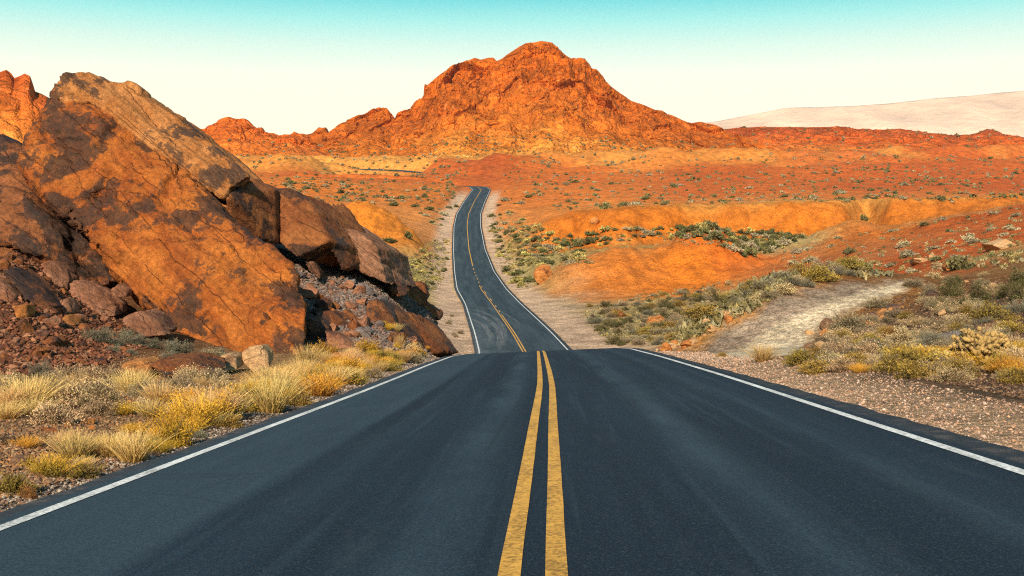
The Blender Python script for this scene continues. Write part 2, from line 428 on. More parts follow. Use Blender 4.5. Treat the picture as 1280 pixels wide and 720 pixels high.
def seg_dist(X, Y, A, B):
    ax, ay = A; bx, by = B; dx, dy = bx - ax, by - ay
    t = ((X - ax) * dx + (Y - ay) * dy) / (dx * dx + dy * dy)
    tc = np.clip(t, 0, 1)
    return np.hypot(X - ax - tc * dx, Y - ay - tc * dy), t

def poly_near(X, Y, PL):
    best = np.full(X.shape, 1e9); z = np.zeros(X.shape)
    for a, c in zip(PL[:-1], PL[1:]):
        d, t = seg_dist(X, Y, a[:2], c[:2]); tc = np.clip(t, 0, 1)
        zz = a[2] + (c[2] - a[2]) * tc; m = d < best
        best = np.where(m, d, best); z = np.where(m, zz, z)
    return best, z

CLAY = [P(836, 440, 45), P(885, 414, 46.5), P(940, 387, 48), P(1020, 362, 51), P(1090, 352, 54), P(1150, 350, 57)]
CLAYPOLY = None
def in_poly(px, py, poly):
    inside = np.zeros(len(px), bool); n = len(poly)
    for i in range(n):
        x1, y1 = poly[i]; x2, y2 = poly[(i + 1) % n]
        inside ^= ((y1 > py) != (y2 > py)) & (px < (x2 - x1) * (py - y1) / (y2 - y1 + 1e-9) + x1)
    return inside
def clay_field(X, Y):
    best = np.full(X.shape, 1e9); tt = np.zeros(X.shape)
    n = len(CLAY) - 1
    for k in range(n):
        d, t = seg_dist(X, Y, CLAY[k][:2], CLAY[k + 1][:2]); m = d < best
        best = np.where(m, d, best); tt = np.where(m, (k + np.clip(t, 0, 1)) / n, tt)
    return best, tt

def ground_z(X, Y, detail=True):
    X = np.asarray(X, float); Y = np.asarray(Y, float)
    px = pxof(X, Y)
    z = _interp_table(ZT, px, Y)
    z = z + np.where(Y < 10, -.0786 * (np.maximum(Y, -60) - 10), 0)
    mk = (Y > 100) & (Y < 700); wob = np.zeros(X.shape); wob[mk] = fbm(np.stack([X[mk] / 16, Y[mk] / 16, 0 * X[mk]], -1), 3, 33)
    for mpx, my, mw, md, mh in MOUNDS:
        r = np.sqrt(((px - mpx) / mw) ** 2 + ((Y - my) / md) ** 2) * (1 + .22 * wob)
        z = z + mh * (1 - sstep(.1, 1.45, r)) ** 1.15
    cd, ct = clay_field(X, Y)
    cz = np.interp(ct, np.linspace(0, 1, len(CLAY)), [c.z for c in CLAY]) + .95 * np.sin(np.pi * ct)
    z = z + np.maximum(0, cz - z) * np.exp(-(cd / np.where(Y < np.interp(X, [c.x for c in CLAY], [c.y for c in CLAY]), 4.4, 2.6)) ** 2) * np.where(Y < 70, 1, 0)
    dr = np.abs(X - road_x(Y)); far_road = np.where(Y > 470, 1e3, dr)
    away = sstep(4.2, 11, far_road)
    if detail:
        p = np.stack([X, Y, np.zeros_like(X)], -1)
        n1 = fbm(p / 9.0, 4, 3); n2 = fbm(p / 2.2, 3, 9); n3 = fbm(p / 40, 4, 21, ridged=True)
        near = sstep(60, 20, Y)
        z = z + away * (n1 * (.10 + .55 * sstep(40, 160, Y)) + n2 * (.06 + .1 * sstep(20, 100, Y)) + (n3) * (1.3 * sstep(130, 330, Y) + 2.2 * sstep(450, 560, Y) + 3.2 * sstep(535, 600, Y) * sstep(720, 660, Y)))
        # runnels down the mound flanks
        rn = fbm(np.stack([X / 3.2, Y / 16, np.zeros_like(X)], -1), 3, 41, ridged=True)
        rn = rn + .45 * fbm(np.stack([X / 1.4, Y / 9, np.zeros_like(X)], -1), 3, 42, ridged=True)
        z = z + away * rn * .85 * sstep(140, 180, Y) * sstep(300, 240, Y)
    dm = sstep(385, 430, px) * sstep(550, 512, px) * sstep(505, 550, Y) * sstep(640, 618, Y)
    z = z * (1 - dm) + (25.5 + (Y - 540) * .05) * dm
    # the road cut
    w = sstep(4.05, np.interp(Y, [0, 40, 90, 150], [6.5, 6.5, 10, 13]) - np.where((X < road_x(Y)) & (Y > 38) & (Y < 76), np.interp(Y, [38, 46, 66, 76], [0, 1.6, 2.2, 0]), 0), dr)
    lat = np.clip(X - road_x(Y), -4.3, 4.3)
    edge = road_z(Y) + road_tilt(Y) * lat - .05 - .07 * sstep(3.9, 4.4, dr)
    z = np.where(Y < 466, edge * (1 - w) + z * w, z)
    for PL in (TAIL, FARSEG):
        m = (Y > PL[:, 1].min() - 25) & (Y < PL[:, 1].max() + 25) & (X > PL[:, 0].min() - 25) & (X < PL[:, 0].max() + 25)
        if m.any() and PL is TAIL: m = m & (Y > 458)
        if m.any():
            d, pz = poly_near(X[m], Y[m], PL); wv = sstep(4.4, 13, d)
            z[m] = (pz - .12) * (1 - wv) + z[m] * wv
    return z

def hit(px, py, ymin=8, ymax=640, n=300):
    if len(px) > 2500:
        r = [hit(px[k:k + 2500], py[k:k + 2500], 9, 80, 120) for k in range(0, len(px), 2500)]
        return [np.concatenate(v) for v in zip(*r)]
    """where the sight line of a photo pixel meets the ground"""
    px = np.asarray(px, float); py = np.asarray(py, float)
    Ys = np.exp(np.linspace(math.log(ymin), math.log(ymax), n))
    Yg = np.broadcast_to(Ys, (len(px), n)); Xg = (px[:, None] - 640) / F * Yg
    zr = -(py[:, None] - HZ) / F * Yg
    zg = ground_z(Xg.ravel(), Yg.ravel(), False).reshape(Yg.shape)
    ok = zg >= zr; i = np.argmax(ok, 1); has = ok.any(1) & (i > 0)
    i = np.maximum(i, 1); r = np.arange(len(px))
    d0 = zr[r, i-1] - zg[r, i-1]; d1 = zr[r, i] - zg[r, i]
    t = np.clip(d0 / (d0 - d1 + 1e-9), 0, 1)
    Y = Ys[i-1] + t * (Ys[i] - Ys[i-1]); X = (px - 640) / F * Y
    return X, Y, ground_z(X, Y, True), has

# colour of the soil: (photo column, distance, colour)
ANCH = [
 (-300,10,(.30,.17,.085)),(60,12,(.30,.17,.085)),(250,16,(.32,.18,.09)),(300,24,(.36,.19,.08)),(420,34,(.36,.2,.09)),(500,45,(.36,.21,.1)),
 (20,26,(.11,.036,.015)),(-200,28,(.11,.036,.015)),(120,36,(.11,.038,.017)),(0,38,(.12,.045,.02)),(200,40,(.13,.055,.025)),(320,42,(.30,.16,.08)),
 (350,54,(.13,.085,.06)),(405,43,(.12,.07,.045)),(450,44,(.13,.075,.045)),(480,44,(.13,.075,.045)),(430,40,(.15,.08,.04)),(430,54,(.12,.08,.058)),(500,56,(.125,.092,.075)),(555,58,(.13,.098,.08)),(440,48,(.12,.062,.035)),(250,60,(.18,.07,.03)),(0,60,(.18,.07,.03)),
 (480,74,(.13,.06,.04)),(540,72,(.15,.08,.06)),
 (565,110,(.5,.33,.25)),(530,125,(.32,.2,.13)),(560,150,(.5,.3,.17)),(550,200,(.52,.29,.14)),(520,160,(.42,.32,.12)),(470,150,(.5,.17,.04)),
 (440,215,(.58,.17,.018)),(500,220,(.58,.18,.02)),(350,220,(.55,.16,.025)),(400,260,(.55,.19,.04)),(500,300,(.55,.19,.045)),(560,290,(.55,.22,.08)),
 (350,350,(.5,.14,.025)),(500,390,(.5,.14,.026)),(250,430,(.47,.12,.022)),(400,500,(.45,.10,.018)),(540,520,(.44,.1,.02)),(600,560,(.34,.065,.015)),(300,600,(.52,.18,.035)),(450,680,(.54,.22,.05)),
 (900,9,(.14,.085,.05)),(1300,14,(.095,.052,.03)),(1200,20,(.09,.05,.03)),(1280,28,(.085,.046,.028)),(1150,27,(.095,.053,.03)),(1050,30,(.13,.078,.042)),(1000,36,(.25,.12,.04)),
 (1100,38,(.13,.072,.04)),(1250,40,(.1,.05,.028)),(1400,30,(.09,.05,.03)),(1100,48,(.22,.095,.03)),(1200,52,(.2,.08,.025)),(1280,60,(.24,.11,.04)),(950,40,(.42,.19,.05)),(880,52,(.44,.2,.06)),
 (1200,75,(.36,.10,.03)),(1100,85,(.40,.09,.018)),(1250,85,(.42,.2,.07)),(1050,100,(.42,.085,.016)),(1150,110,(.42,.08,.014)),(1250,120,(.44,.09,.018)),(980,115,(.40,.14,.05)),
 (740,95,(.5,.33,.25)),(720,115,(.5,.33,.25)),(700,140,(.42,.29,.2)),(820,105,(.42,.28,.13)),(900,110,(.4,.25,.12)),(780,128,(.42,.28,.14)),(900,135,(.42,.25,.11)),
 (760,160,(.55,.15,.018)),(850,160,(.58,.15,.012)),(900,178,(.56,.12,.012)),(700,165,(.5,.18,.05)),(1000,150,(.42,.11,.025)),(650,170,(.45,.32,.17)),
 (660,205,(.44,.3,.13)),(800,200,(.4,.27,.1)),(960,205,(.42,.32,.16)),(640,240,(.5,.28,.12)),
 (720,230,(.47,.135,.014)),(850,232,(.49,.15,.016)),(1000,234,(.5,.165,.022)),(1090,236,(.4,.15,.035)),(1160,236,(.5,.2,.05)),(1250,236,(.48,.21,.07)),
 (960,256,(.56,.24,.06)),(1040,254,(.58,.26,.07)),(700,258,(.5,.15,.025)),(840,258,(.5,.17,.03)),(1200,225,(.42,.15,.05)),(1100,190,(.5,.13,.02)),(1200,175,(.44,.09,.016)),
 (700,300,(.54,.17,.035)),(900,300,(.52,.16,.035)),(1100,300,(.5,.13,.03)),(1250,290,(.5,.15,.04)),
 (700,400,(.53,.14,.026)),(900,400,(.47,.10,.018)),(1100,420,(.44,.085,.016)),(1280,420,(.42,.08,.016)),(700,520,(.47,.11,.02)),(900,520,(.42,.085,.016)),(1150,540,(.42,.085,.018)),
 (640,640,(.52,.18,.035)),(800,650,(.53,.2,.045)),(900,620,(.5,.16,.03)),(1050,680,(.45,.11,.03)),(1250,680,(.42,.09,.02)),(640,800,(.6,.3,.1)),(200,800,(.55,.22,.05)),
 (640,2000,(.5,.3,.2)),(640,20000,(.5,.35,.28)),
]
AP = np.array([a[0] for a in ANCH], float) / 85; AY = np.log(np.array([a[1] for a in ANCH], float)) * 7; AC = np.array([a[2] for a in ANCH])
def ground_col(X, Y):
    px = pxof(X, Y); n0 = np.stack([X / 14, Y / 14, np.zeros_like(X)], -1)
    wob = fbm(n0, 4, 77)
    wob2 = fbm(n0 * 3.1, 3, 78)
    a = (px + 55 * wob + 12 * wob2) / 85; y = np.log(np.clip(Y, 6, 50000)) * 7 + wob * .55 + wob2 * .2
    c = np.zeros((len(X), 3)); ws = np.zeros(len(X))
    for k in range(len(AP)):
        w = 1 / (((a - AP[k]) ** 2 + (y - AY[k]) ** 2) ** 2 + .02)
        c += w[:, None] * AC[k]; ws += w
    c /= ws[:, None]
    # dusty shoulders, broader on the right
    lat = X - road_x(Y); jag = .5 * wob2 + .6 * wob
    near = sstep(64, 50, Y)
    mR = sstep(3.9, 4.3, lat) * sstep(6.8, 5.0, lat + jag) * near
    c = c * (1 - mR[:, None]) + np.array([.37, .235, .155]) * mR[:, None]
    mL = sstep(-3.9, -4.1, lat) * sstep(-5.1, -4.6, lat + .3 * jag) * near
    c = c * (1 - mL[:, None]) + np.array([.11, .075, .055]) * mL[:, None]
    mF = sstep(3.9, 4.4, np.abs(lat)) * sstep(9.5, 6.5, np.abs(lat) + jag) * sstep(62, 82, Y) * sstep(470, 400, Y)
    c = c * (1 - mF[:, None]) + np.array([.54, .355, .265]) * mF[:, None]
    sc = sstep(-.35, .35, fbm(n0 * 2.3, 4, 88))
    for z0, z1, y0, y1, cc_, am in ((612, 688, 158, 258, (.30, .235, .085), .75), (730, 930, 100, 142, (.27, .2, .085), .65), (490, 570, 128, 205, (.34, .27, .08), .8), (690, 1010, 188, 222, (.27, .2, .075), .7)):
        k = sstep(z0 - 25, z0 + 25, px) * sstep(z1 + 25, z1 - 25, px) * sstep(y0 - 8, y0 + 8, Y) * sstep(y1 + 10, y1 - 10, Y) * sstep(6.5, 9, np.abs(lat)) * am * (.45 + .55 * sc)
        c = c * (1 - k[:, None]) + np.array(cc_) * k[:, None]
    k = sstep(630, 680, px) * sstep(221, 228, Y + 5 * wob) * sstep(262, 250, Y) * .85
    c = c * (1 - k[:, None]) + np.array([.48, .127, .012]) * k[:, None] * (1 + .25 * wob2[:, None])
    k = sstep(760, 860, px + 60 * wob2) * sstep(238, 246, Y + 5 * wob) * sstep(266, 256, Y) * .8
    c = c * (1 - k[:, None]) + np.array([.55, .23, .05]) * k[:, None]
    k = sstep(560, 610, Y) * sstep(760, 700, Y) * sstep(-.15, .2, fbm(n0 * np.array([.5, .25, 1]), 4, 90)) * .65
    c = c * (1 - k[:, None]) + np.array([.54, .235, .055]) * k[:, None]
    c[:, 2] *= .85
    # pale clay bank with a purple-grey bed through it
    cd, ct = clay_field(X, Y)
    cp = np.array([X, Y, np.zeros_like(X)]).T
    side = fbm(cp / 1.6, 3, 55) * .5
    global CLAYPOLY
    if CLAYPOLY is None:
        q_ = np.array([(838,443),(885,414),(940,387),(1020,361),(1090,351),(1152,349),(1122,371),(1062,386),(1032,402),(1010,428),(990,444),(900,450)], float)
        hx, hy, _, _ = hit(q_[:, 0], q_[:, 1]); CLAYPOLY = list(zip(hx, hy))
    m = np.zeros(len(X))
    for k_ in range(5):
        m += in_poly(X + .9 * side + .25 * math.cos(k_ * 1.26), Y + 2.2 * fbm(cp / 2.1, 3, 56) + .5 * math.sin(k_ * 1.26), CLAYPOLY) / 5.
    strk = fbm(np.stack([cd * 3.2 + .8 * fbm(cp / 2.5, 3, 91), ct * 9, 0 * cd], -1), 4, 93)
    band = np.clip(sstep(1.5, .5, np.abs(cd + .55 * fbm(cp / 3.5, 3, 91) - 2.1)) * (.62 + .35 * sstep(-.3, .3, strk)) + .12 * sstep(.1, .4, strk), 0, .85)
    cc = np.array([.64, .505, .33]) * (.95 + .15 * side[:, None] + .16 * fbm(np.stack([X / .5, Y / 3.5, 0 * X], -1), 3, 57)[:, None]) * (1 - band[:, None]) + np.array([.22, .148, .108]) * band[:, None]
    c = c * (1 - m[:, None]) + cc * m[:, None]
    return np.clip(c, 0, 1)

def build_ground():
    def spread(n, lo, hi): return np.linspace(lo, hi, n)
    c = np.concatenate([spread(60, -2.6, -.62), spread(760, -.6, .6), spread(60, .62, 2.6)])
    ys = [-40.0]
    while ys[-1] < 6: ys.append(ys[-1] + .5)
    while ys[-1] < 760: ys.append(ys[-1] * 1.0062)
    while ys[-1] < 1400: ys.append(ys[-1] * 1.03)
    while ys[-1] < 55000: ys.append(ys[-1] * 1.25)
    ys = np.array(ys)
    Yg, Cg = np.meshgrid(ys, c, indexing='ij')
    Xg = Cg * np.sqrt(np.maximum(Yg, 0) ** 2 + 144)
    X, Y = Xg.ravel(), Yg.ravel()
    V = np.stack([X, Y, ground_z(X, Y)], -1)
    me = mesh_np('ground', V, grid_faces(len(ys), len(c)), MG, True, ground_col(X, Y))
    return tag(link(bpy.data.objects.new('ground', me)), kind='structure')
build_ground()

# ------------------------------------------------------------------ road surface and paint
MA = mat_asphalt()
def path_samples():
    ys = [-38.0]
    while ys[-1] < 456: ys.append(ys[-1] + (.4 if ys[-1] < 60 else 1.0))
    pts = [(road_x(y), y, road_z(y), road_tilt(y)) for y in ys]
    # resample the bend smoothly
    T = TAIL; L = np.concatenate([[0], np.cumsum(np.hypot(np.diff(T[:, 0]), np.diff(T[:, 1])))])
    s = np.arange(1.5, L[-1], 1.2)
    tail = np.stack([_smooth(np.interp(np.concatenate([[0], s]), L, T[:, k]), 7) for k in range(3)], -1)[1:]
    pts += [(float(a), float(b_), float(c), 0.0) for a, b_, c in tail]
    return np.array(pts)
PATH = path_samples()
_t = np.gradient(PATH[:, :2], axis=0); _t /= np.linalg.norm(_t, axis=1)[:, None]
PN = np.stack([_t[:, 1], -_t[:, 0]], -1)            # to the right of travel
PL_ = np.concatenate([[0], np.cumsum(np.linalg.norm(np.diff(PATH[:, :2], axis=0), axis=1))]) - 38.0

def strip(us, lift, i0=0, i1=None, path=None, nrm=None, along=None):
    """vertices of a strip along the road; us = list of lateral offsets (number or array)"""
    path = PATH if path is None else path; nrm = PN if nrm is None else nrm; along = PL_ if along is None else along
    sl = slice(i0, i1); p, n, al = path[sl], nrm[sl], along[sl]
    rows = []; uv = []
    for u in us:
        u = np.broadcast_to(np.asarray(u, float), (len(p),))
        z = p[:, 2] + p[:, 3] * u + lift
        rows.append(np.stack([p[:, 0] + n[:, 0] * u, p[:, 1] + n[:, 1] * u, z], -1)); uv.append(np.stack([u, al, 0 * u], -1))
    V = np.stack(rows, 1); U = np.stack(uv, 1)
    return V.reshape(-1, 3), U.reshape(-1, 3), grid_faces(len(p), len(us))

_jl = fbm(np.stack([PL_ / 1.4, 0 * PL_, 0 * PL_], -1), 4, 5); _jr = fbm(np.stack([PL_ / 1.1, 0 * PL_ + 9, 0 * PL_], -1), 4, 6)
_le = -3.95 + .11 * _jl; _re = 4.0 + .14 * _jr + .1 * sstep(30, 8, PL_)
def build_road():
    us = [_le - .10, _le, -3.4, -2.4, -1.2, 0, 1.2, 2.4, 3.4, _re, _re + .12]
    V, U, Fc = strip(us, 0.0)
    V = V.reshape(len(PATH), -1, 3); V[:, 0, 2] -= .17; V[:, -1, 2] -= .19
    me = mesh_np('road', V.reshape(-1, 3), Fc, MA, True, None, U)
    ro = tag(link(bpy.data.objects.new('road', me)), kind='structure')
    # the stretch of the same road seen again far ahead
    T = FARSEG; L = np.concatenate([[0], np.cumsum(np.hypot(np.diff(T[:, 0]), np.diff(T[:, 1])))]); s = np.arange(0, L[-1], 2.5)
    p = np.stack([np.interp(s, L, T[:, k]) for k in range(3)] + [0 * s], -1)
    t = np.gradient(p[:, :2], axis=0); t /= np.linalg.norm(t, axis=1)[:, None]; n = np.stack([t[:, 1], -t[:, 0]], -1)
    p[:, 3] = -.12                                    # banked
    V, U, Fc = strip([-4.2, -2, 0, 2, 4.2], .35, path=p, nrm=n, along=s + 620)
    me = mesh_np('road', V, Fc, MA, True, None, U)
    tag(link(bpy.data.objects.new('road', me)), kind='structure')
    V, U, Fc = strip([4.4, 5.6, 7.5], .8, path=np.column_stack([p[:, :3], 0 * p[:, 3]]), nrm=-n, along=s + 620)
    me = mesh_np('road_shoulder', V, Fc, mat_plain('pale_shoulder_dirt', (.6, .5, .4)), True, None, U)
    tag(link(bpy.data.objects.new('road_shoulder', me)), kind='structure')
build_road()

MW = mat_paint('white_paint', (.74, .73, .68), .95); MY = mat_paint('yellow_paint', (.68, .34, .05), .85)
def idx(y): return int(np.searchsorted(PL_, y))
def line(name, off, w, m, y0, y1, lift=.005, wob=.005):
    i0, i1 = idx(y0), idx(y1)
    al = PL_[i0:i1]; k = np.stack([al / .9, 0 * al + off * 7, 0 * al], -1)
    a = off - w / 2 + wob * fbm(k, 3, 11); b_ = off + w / 2 + wob * fbm(k + 50, 3, 12)
    V, U, Fc = strip([a, b_], lift, i0, i1)
    return tag(link(bpy.data.objects.new(name, mesh_np(name, V, Fc, m, True, None, U))), kind='structure')
END = PL_[-1] - 1
line('edge_marking', -3.6, .115, MW, -36, END); line('edge_marking', 3.6, .115, MW, -36, END)
line('centre_marking', -.118, .112, MY, -36, 172); line('centre_marking', .118, .112, MY, -36, 128)
y = 131
while y < 176:
    line('centre_marking', .13, .11, MY, y, y + 4); y += 9
y = 176
while y < 214:
    line('centre_marking', -.02, .13, MY, y, y + 4); y += 8
line('centre_marking', -.06, .17, MY, 216, 470)

# dusty tyre arcs swinging off into the turnout
def tyre_arcs():
    m, nt, out = new_mat('dust_film'); b = NB(nt)
    uv = b.n('ShaderNodeAttribute', attribute_name='ruv').outputs['Vector']
    n = b.noise(b.mapv(uv, (5, .35, 1)), 1.2, 5, .7)
    bs = b.n('ShaderNodeBsdfDiffuse'); bs.inputs[0].default_value = (.36, .35, .33, 1)
    tr = b.n('ShaderNodeBsdfTransparent'); mx = b.n('ShaderNodeMixShader')
    sp = b.n('ShaderNodeSeparateXYZ'); b.lk(uv, sp.inputs[0])
    b.lk(b.math('MULTIPLY', b.rng(n, .35, .65, .03, .26), sp.outputs[2]), mx.inputs[0])
    b.lk(tr.outputs[0], mx.inputs[1]); b.lk(bs.outputs[0], mx.inputs[2]); b.lk(mx.outputs[0], out.inputs['Surface'])
    for k, (pts, w) in enumerate((([(-3.9, 137), (-2.2, 133), (-.9, 124), (-.55, 112), (-1.1, 99), (-2.2, 88)], .26),
                                  ([(-4.0, 131), (-2.7, 128), (-1.7, 120), (-1.2, 109), (-1.5, 98), (-2.4, 87)], .3),
                                  ([(-4.0, 122), (-3.1, 119), (-2.4, 112), (-2.2, 103), (-2.5, 92)], .28),
                                  ([(-4.0, 141), (-1.5, 139), (.4, 131), (1.2, 119), (1.3, 105)], .12))):
        pts = np.array(pts, float); t = np.linspace(0, 1, 60); tk = np.linspace(0, 1, len(pts))
        u = _smooth(np.interp(t, tk, pts[:, 0]), 13); al = np.interp(t, tk, pts[:, 1])
        rows, uv_ = [], []
        for s in (-w, w):
            uu = u + s; Yv = al
            rows.append(np.stack([road_x(Yv) + uu, Yv, road_z(Yv) + road_tilt(Yv) * uu + .012 + .002 * k], -1))
            uv_.append(np.stack([0 * t + s + 3 * k, al, sstep(0, .1, t) * sstep(1, .7, t)], -1))
        V = np.stack(rows, 1).reshape(-1, 3); U = np.stack(uv_, 1).reshape(-1, 3)
        tag(link(bpy.data.objects.new('tyre_track_marking', mesh_np('tyre_track_marking', V, grid_faces(60, 2), m, True, None, U))), kind='structure')
tyre_arcs()

# ------------------------------------------------------------------ mountains
def massif(name, sil, basepy, Yb, Yr, p0, p1, ncol, nrow, amp, colf, mat, curve=.55, seed=0, bend=None, big=1.0, unit=1.0):
    sil = np.array(sil, float); px = np.linspace(p0, p1, ncol); tf = np.linspace(0, 1, nrow); tb = np.linspace(1, 1.5, nrow // 8)[1:]
    t = np.concatenate([tf, tb])
    T, PX = np.meshgrid(t, px, indexing='ij'); T = T.ravel(); PX = PX.ravel()
    bp = np.interp(PX, *zip(*basepy)); tt = np.minimum(T, 1)
    fx = np.arange(p0 - 120, p1 + 121, 1.0); fy = np.interp(fx, sil[:, 0], sil[:, 1]); ker = np.hanning(91); ker /= ker.sum()
    sm = np.interp(PX + 22 * fbm(np.stack([PX / 30, tt * 3, 0 * PX], -1), 3, seed + 20), fx, np.convolve(np.pad(fy, 45, mode='edge'), ker, 'valid'))
    kk = sstep(.7, .97, tt); sp = np.interp(PX, sil[:, 0], sil[:, 1]) * kk + sm * (1 - kk)
    yb = Yb + 45 * fbm(np.stack([PX / 45, 0 * PX, 0 * PX + seed], -1), 4, seed + 30) * (Yb > 400); yr = Yr if bend is None else np.interp(PX, *zip(*bend))
    # rugged profile: talus below, ledges above, the steps differing along the face
    kx = np.stack([PX / 60, tt * 2.2, 0 * PX], -1)
    hh = (1 - curve) * tt + curve * tt ** 2
    led = fbm(np.stack([PX / 38, tt * 6, 0 * PX + seed], -1), 4, seed + 3) * .055 * big * np.sin(np.pi * tt) ** .7
    hh = np.clip(hh + led, -.02, 1.0)
    Y = yb + (yr - yb) * T
    z_b = -(bp - HZ) / F * yb - 3; z_t = -(sp - HZ) / F * yr
    z = z_b + (z_t - z_b) * hh - np.maximum(T - 1, 0) * (z_t - z_b) * 1.1
    X = (PX - 640) / F * Y
    Pp = np.stack([X, Y, z], -1)
    q = Pp * np.array([1, .7, 1.15]) / unit
    wq = q + 6 * np.stack([fbm(q / 30, 3, seed + 1), fbm(q / 30, 3, seed + 2), fbm(q / 30, 3, seed + 4)], -1)
    g = fbm(wq / 55, 5, seed + 5, ridged=True)
    f1, f2, idv = worley(wq / 19, seed + 6); blk = (f2 - f1)
    e1, e2, idw = worley(wq / 7.5, seed + 7); blk2 = (e2 - e1)
    s1, s2, ids = worley(wq / 3.2, seed + 8)
    crag = sstep(.25, .85, tt + .25 * fbm(q / 40, 3, seed + 9))     # solid rock high up, rubble below
    gl = fbm(np.stack([wq[:, 0] / 16, wq[:, 1] / 60, wq[:, 2] / 75], -1), 4, seed + 12, ridged=True)
    stq = np.stack([wq[:, 2] / 8.5 + .12 * wq[:, 0] / 8.5, q[:, 0] / 90, q[:, 1] / 90], -1); stn = vnoise(stq, seed + 14)
    d = 9 * g * (.3 + .7 * crag) + 7.5 * gl * crag + (idv - .5) * 7.5 * crag + 3.0 * np.minimum(blk, .45) * (.3 + crag) \
        + (idw - .5) * (1.0 + 1.2 * crag) + 1.2 * np.minimum(blk2, .4) + 1.3 * (1 - s1) * (1.1 - .9 * crag)
    d = d + 4.2 * np.sign(stn) * np.abs(stn) ** .6 * crag
    d = d * np.clip((z_t - z_b) / 95 / unit / big, .22, 1)
    lowk = sstep(0, .12, tt); d = d * amp * unit * lowk * (1 - .93 * sstep(.84, 1, tt)) + .8 * amp * unit * fbm(q / 9, 4, seed + 31) * sstep(.8, 1, tt)
    Pp[:, 1] -= d * .75; Pp[:, 2] += d * .5 - .6 * amp * sstep(.9, 1, tt)
    c = colf(PX, tt, Pp, g, idv, idw)
    me = mesh_np(name, Pp, grid_faces(len(t), ncol), mat, False, np.clip(c, 0, 1))
    return tag(link(bpy.data.objects.new(name, me)), kind='structure')

def ramp3(t, stops):
    xs = [s[0] for s in stops]
    return np.stack([np.interp(t, xs, [s[1][k] for s in stops]) for k in range(3)], -1)

def col_main(PX, t, Pp, g, a, b_):
    k = t + .16 * g + .14 * (a - .5) + .06 * fbm(Pp / 30, 4, 300)
    c = ramp3(k, [(-.05, (.55, .29, .08)), (.16, (.54, .255, .055)), (.33, (.49, .165, .024)), (.5, (.44, .115, .012)), (.75, (.37, .082, .008)), (1.0, (.42, .09, .006))])
    return c * (.86 + .28 * b_)[:, None]
def col_left(PX, t, Pp, g, a, b_):
    k = t + .2 * g + .2 * (a - .5)
    c = ramp3(k, [(-.05, (.64, .30, .08)), (.25, (.6, .2, .034)), (.5, (.54, .14, .018)), (1, (.48, .095, .01))])
    return c * (.86 + .28 * b_)[:, None]
def col_mesa(PX, t, Pp, g, a, b_):
    n = fbm(Pp * np.array([1, 1, 3.0]) / 60, 4, 310)
    k = t + .22 * g + .2 * n
    c = ramp3(k, [(-.1, (.48, .10, .015)), (.1, (.58, .19, .03)), (.3, (.64, .27, .07)), (.5, (.52, .15, .024)), (.75, (.45, .085, .012)), (1, (.34, .062, .012))])
    return c * (.86 + .28 * b_)[:, None]
def col_knob(PX, t, Pp, g, a, b_):
    k = t + .25 * g + .22 * (a - .5)
    c = ramp3(k, [(0, (.64, .30, .08)), (.5, (.62, .25, .05)), (.66, (.52, .14, .02)), (1, (.36, .07, .012))])
    return c * (.85 + .3 * b_)[:, None]

SIL_MAIN = [(330,192),(353,178),(379,169),(390,168),(400,160),(409,160),(412,166),(427,154),(448,144),(475,136),(486,137),(495,152),(498,147),(509,141.5),(515,142),(519,129),(530.6,123),(533.5,106),(549.6,92.7),(564,85),
 (593,72),(600.6,74.5),(610,72),(617,72),(621,76),(628,73),(646,60),(657,53.5),(666,52.5),(676,51),(690,53),(698,60.6),(707,69),(716,74),(730,78),(739,88),(754,100),(762.5,107),(771,113),(789,125),(809,132),(830,141),
 (850,148),(862,154),(885,156),(906,163),(930,172),(960,182),(1000,196),(1040,208)]
SIL_LEFT = [(60,175),(140,168),(200,166),(236,168),(241,165),(248,160),(257,160.5),(270,152),(288,145),(300,149),(310,149),(318,157),(323,160.5),(329,159.5),(333,166),(342,165.5),(353,170),(361,169),(369,164),(379,168),(390,176),(410,186),(440,200)]
SIL_MESA = [(820,168),(845,158),(856,155),(885,157.5),(906,160.5),(935,158.5),(964,158),(1010,158.5),(1053,158),(1070,161),(1086,163),(1110,161),(1122,160.5),(1150,164.5),(1179,167),(1200,169),(1215,168),(1222,165),(1233,160.5),(1244,162),(1252,166),(1262,170),(1280,172.6),(1340,172),(1400,168),(1500,160),(1650,166)]
SIL_KNOB = [(-330,120),(-200,98),(-120,84),(-60,92),(-20,90),(0,89),(8,86),(14,90),(18,96),(26,93),(31,90.5),(38,94),(42,106),(44,113),(52,116),(62,121),(68,128),(76,134),(95,150),(120,172),(150,205),(180,235)]
massif('mesa', SIL_MESA, [(800, 214), (1000, 207), (1280, 205), (1700, 205)], 720, 980, 800, 1620, 760, 130, 1.1, col_mesa, MC, .2, 30)
massif('mountain', SIL_MAIN, [(300, 212), (500, 211), (600, 209), (760, 208), (900, 207), (1050, 212)], 640, 900, 330, 1040, 900, 320, 1.5, col_main, MC, .42, 10)
massif('hills', SIL_LEFT, [(50, 214), (300, 212), (450, 212)], 620, 800, 60, 440, 480, 160, 1.35, col_left, MC, .3, 50)
massif('hill', SIL_KNOB, [(-350, 230), (0, 225), (180, 245)], 215, 262, -330, 180, 460, 200, .46, col_knob, MC2, .25, 70, unit=.9)

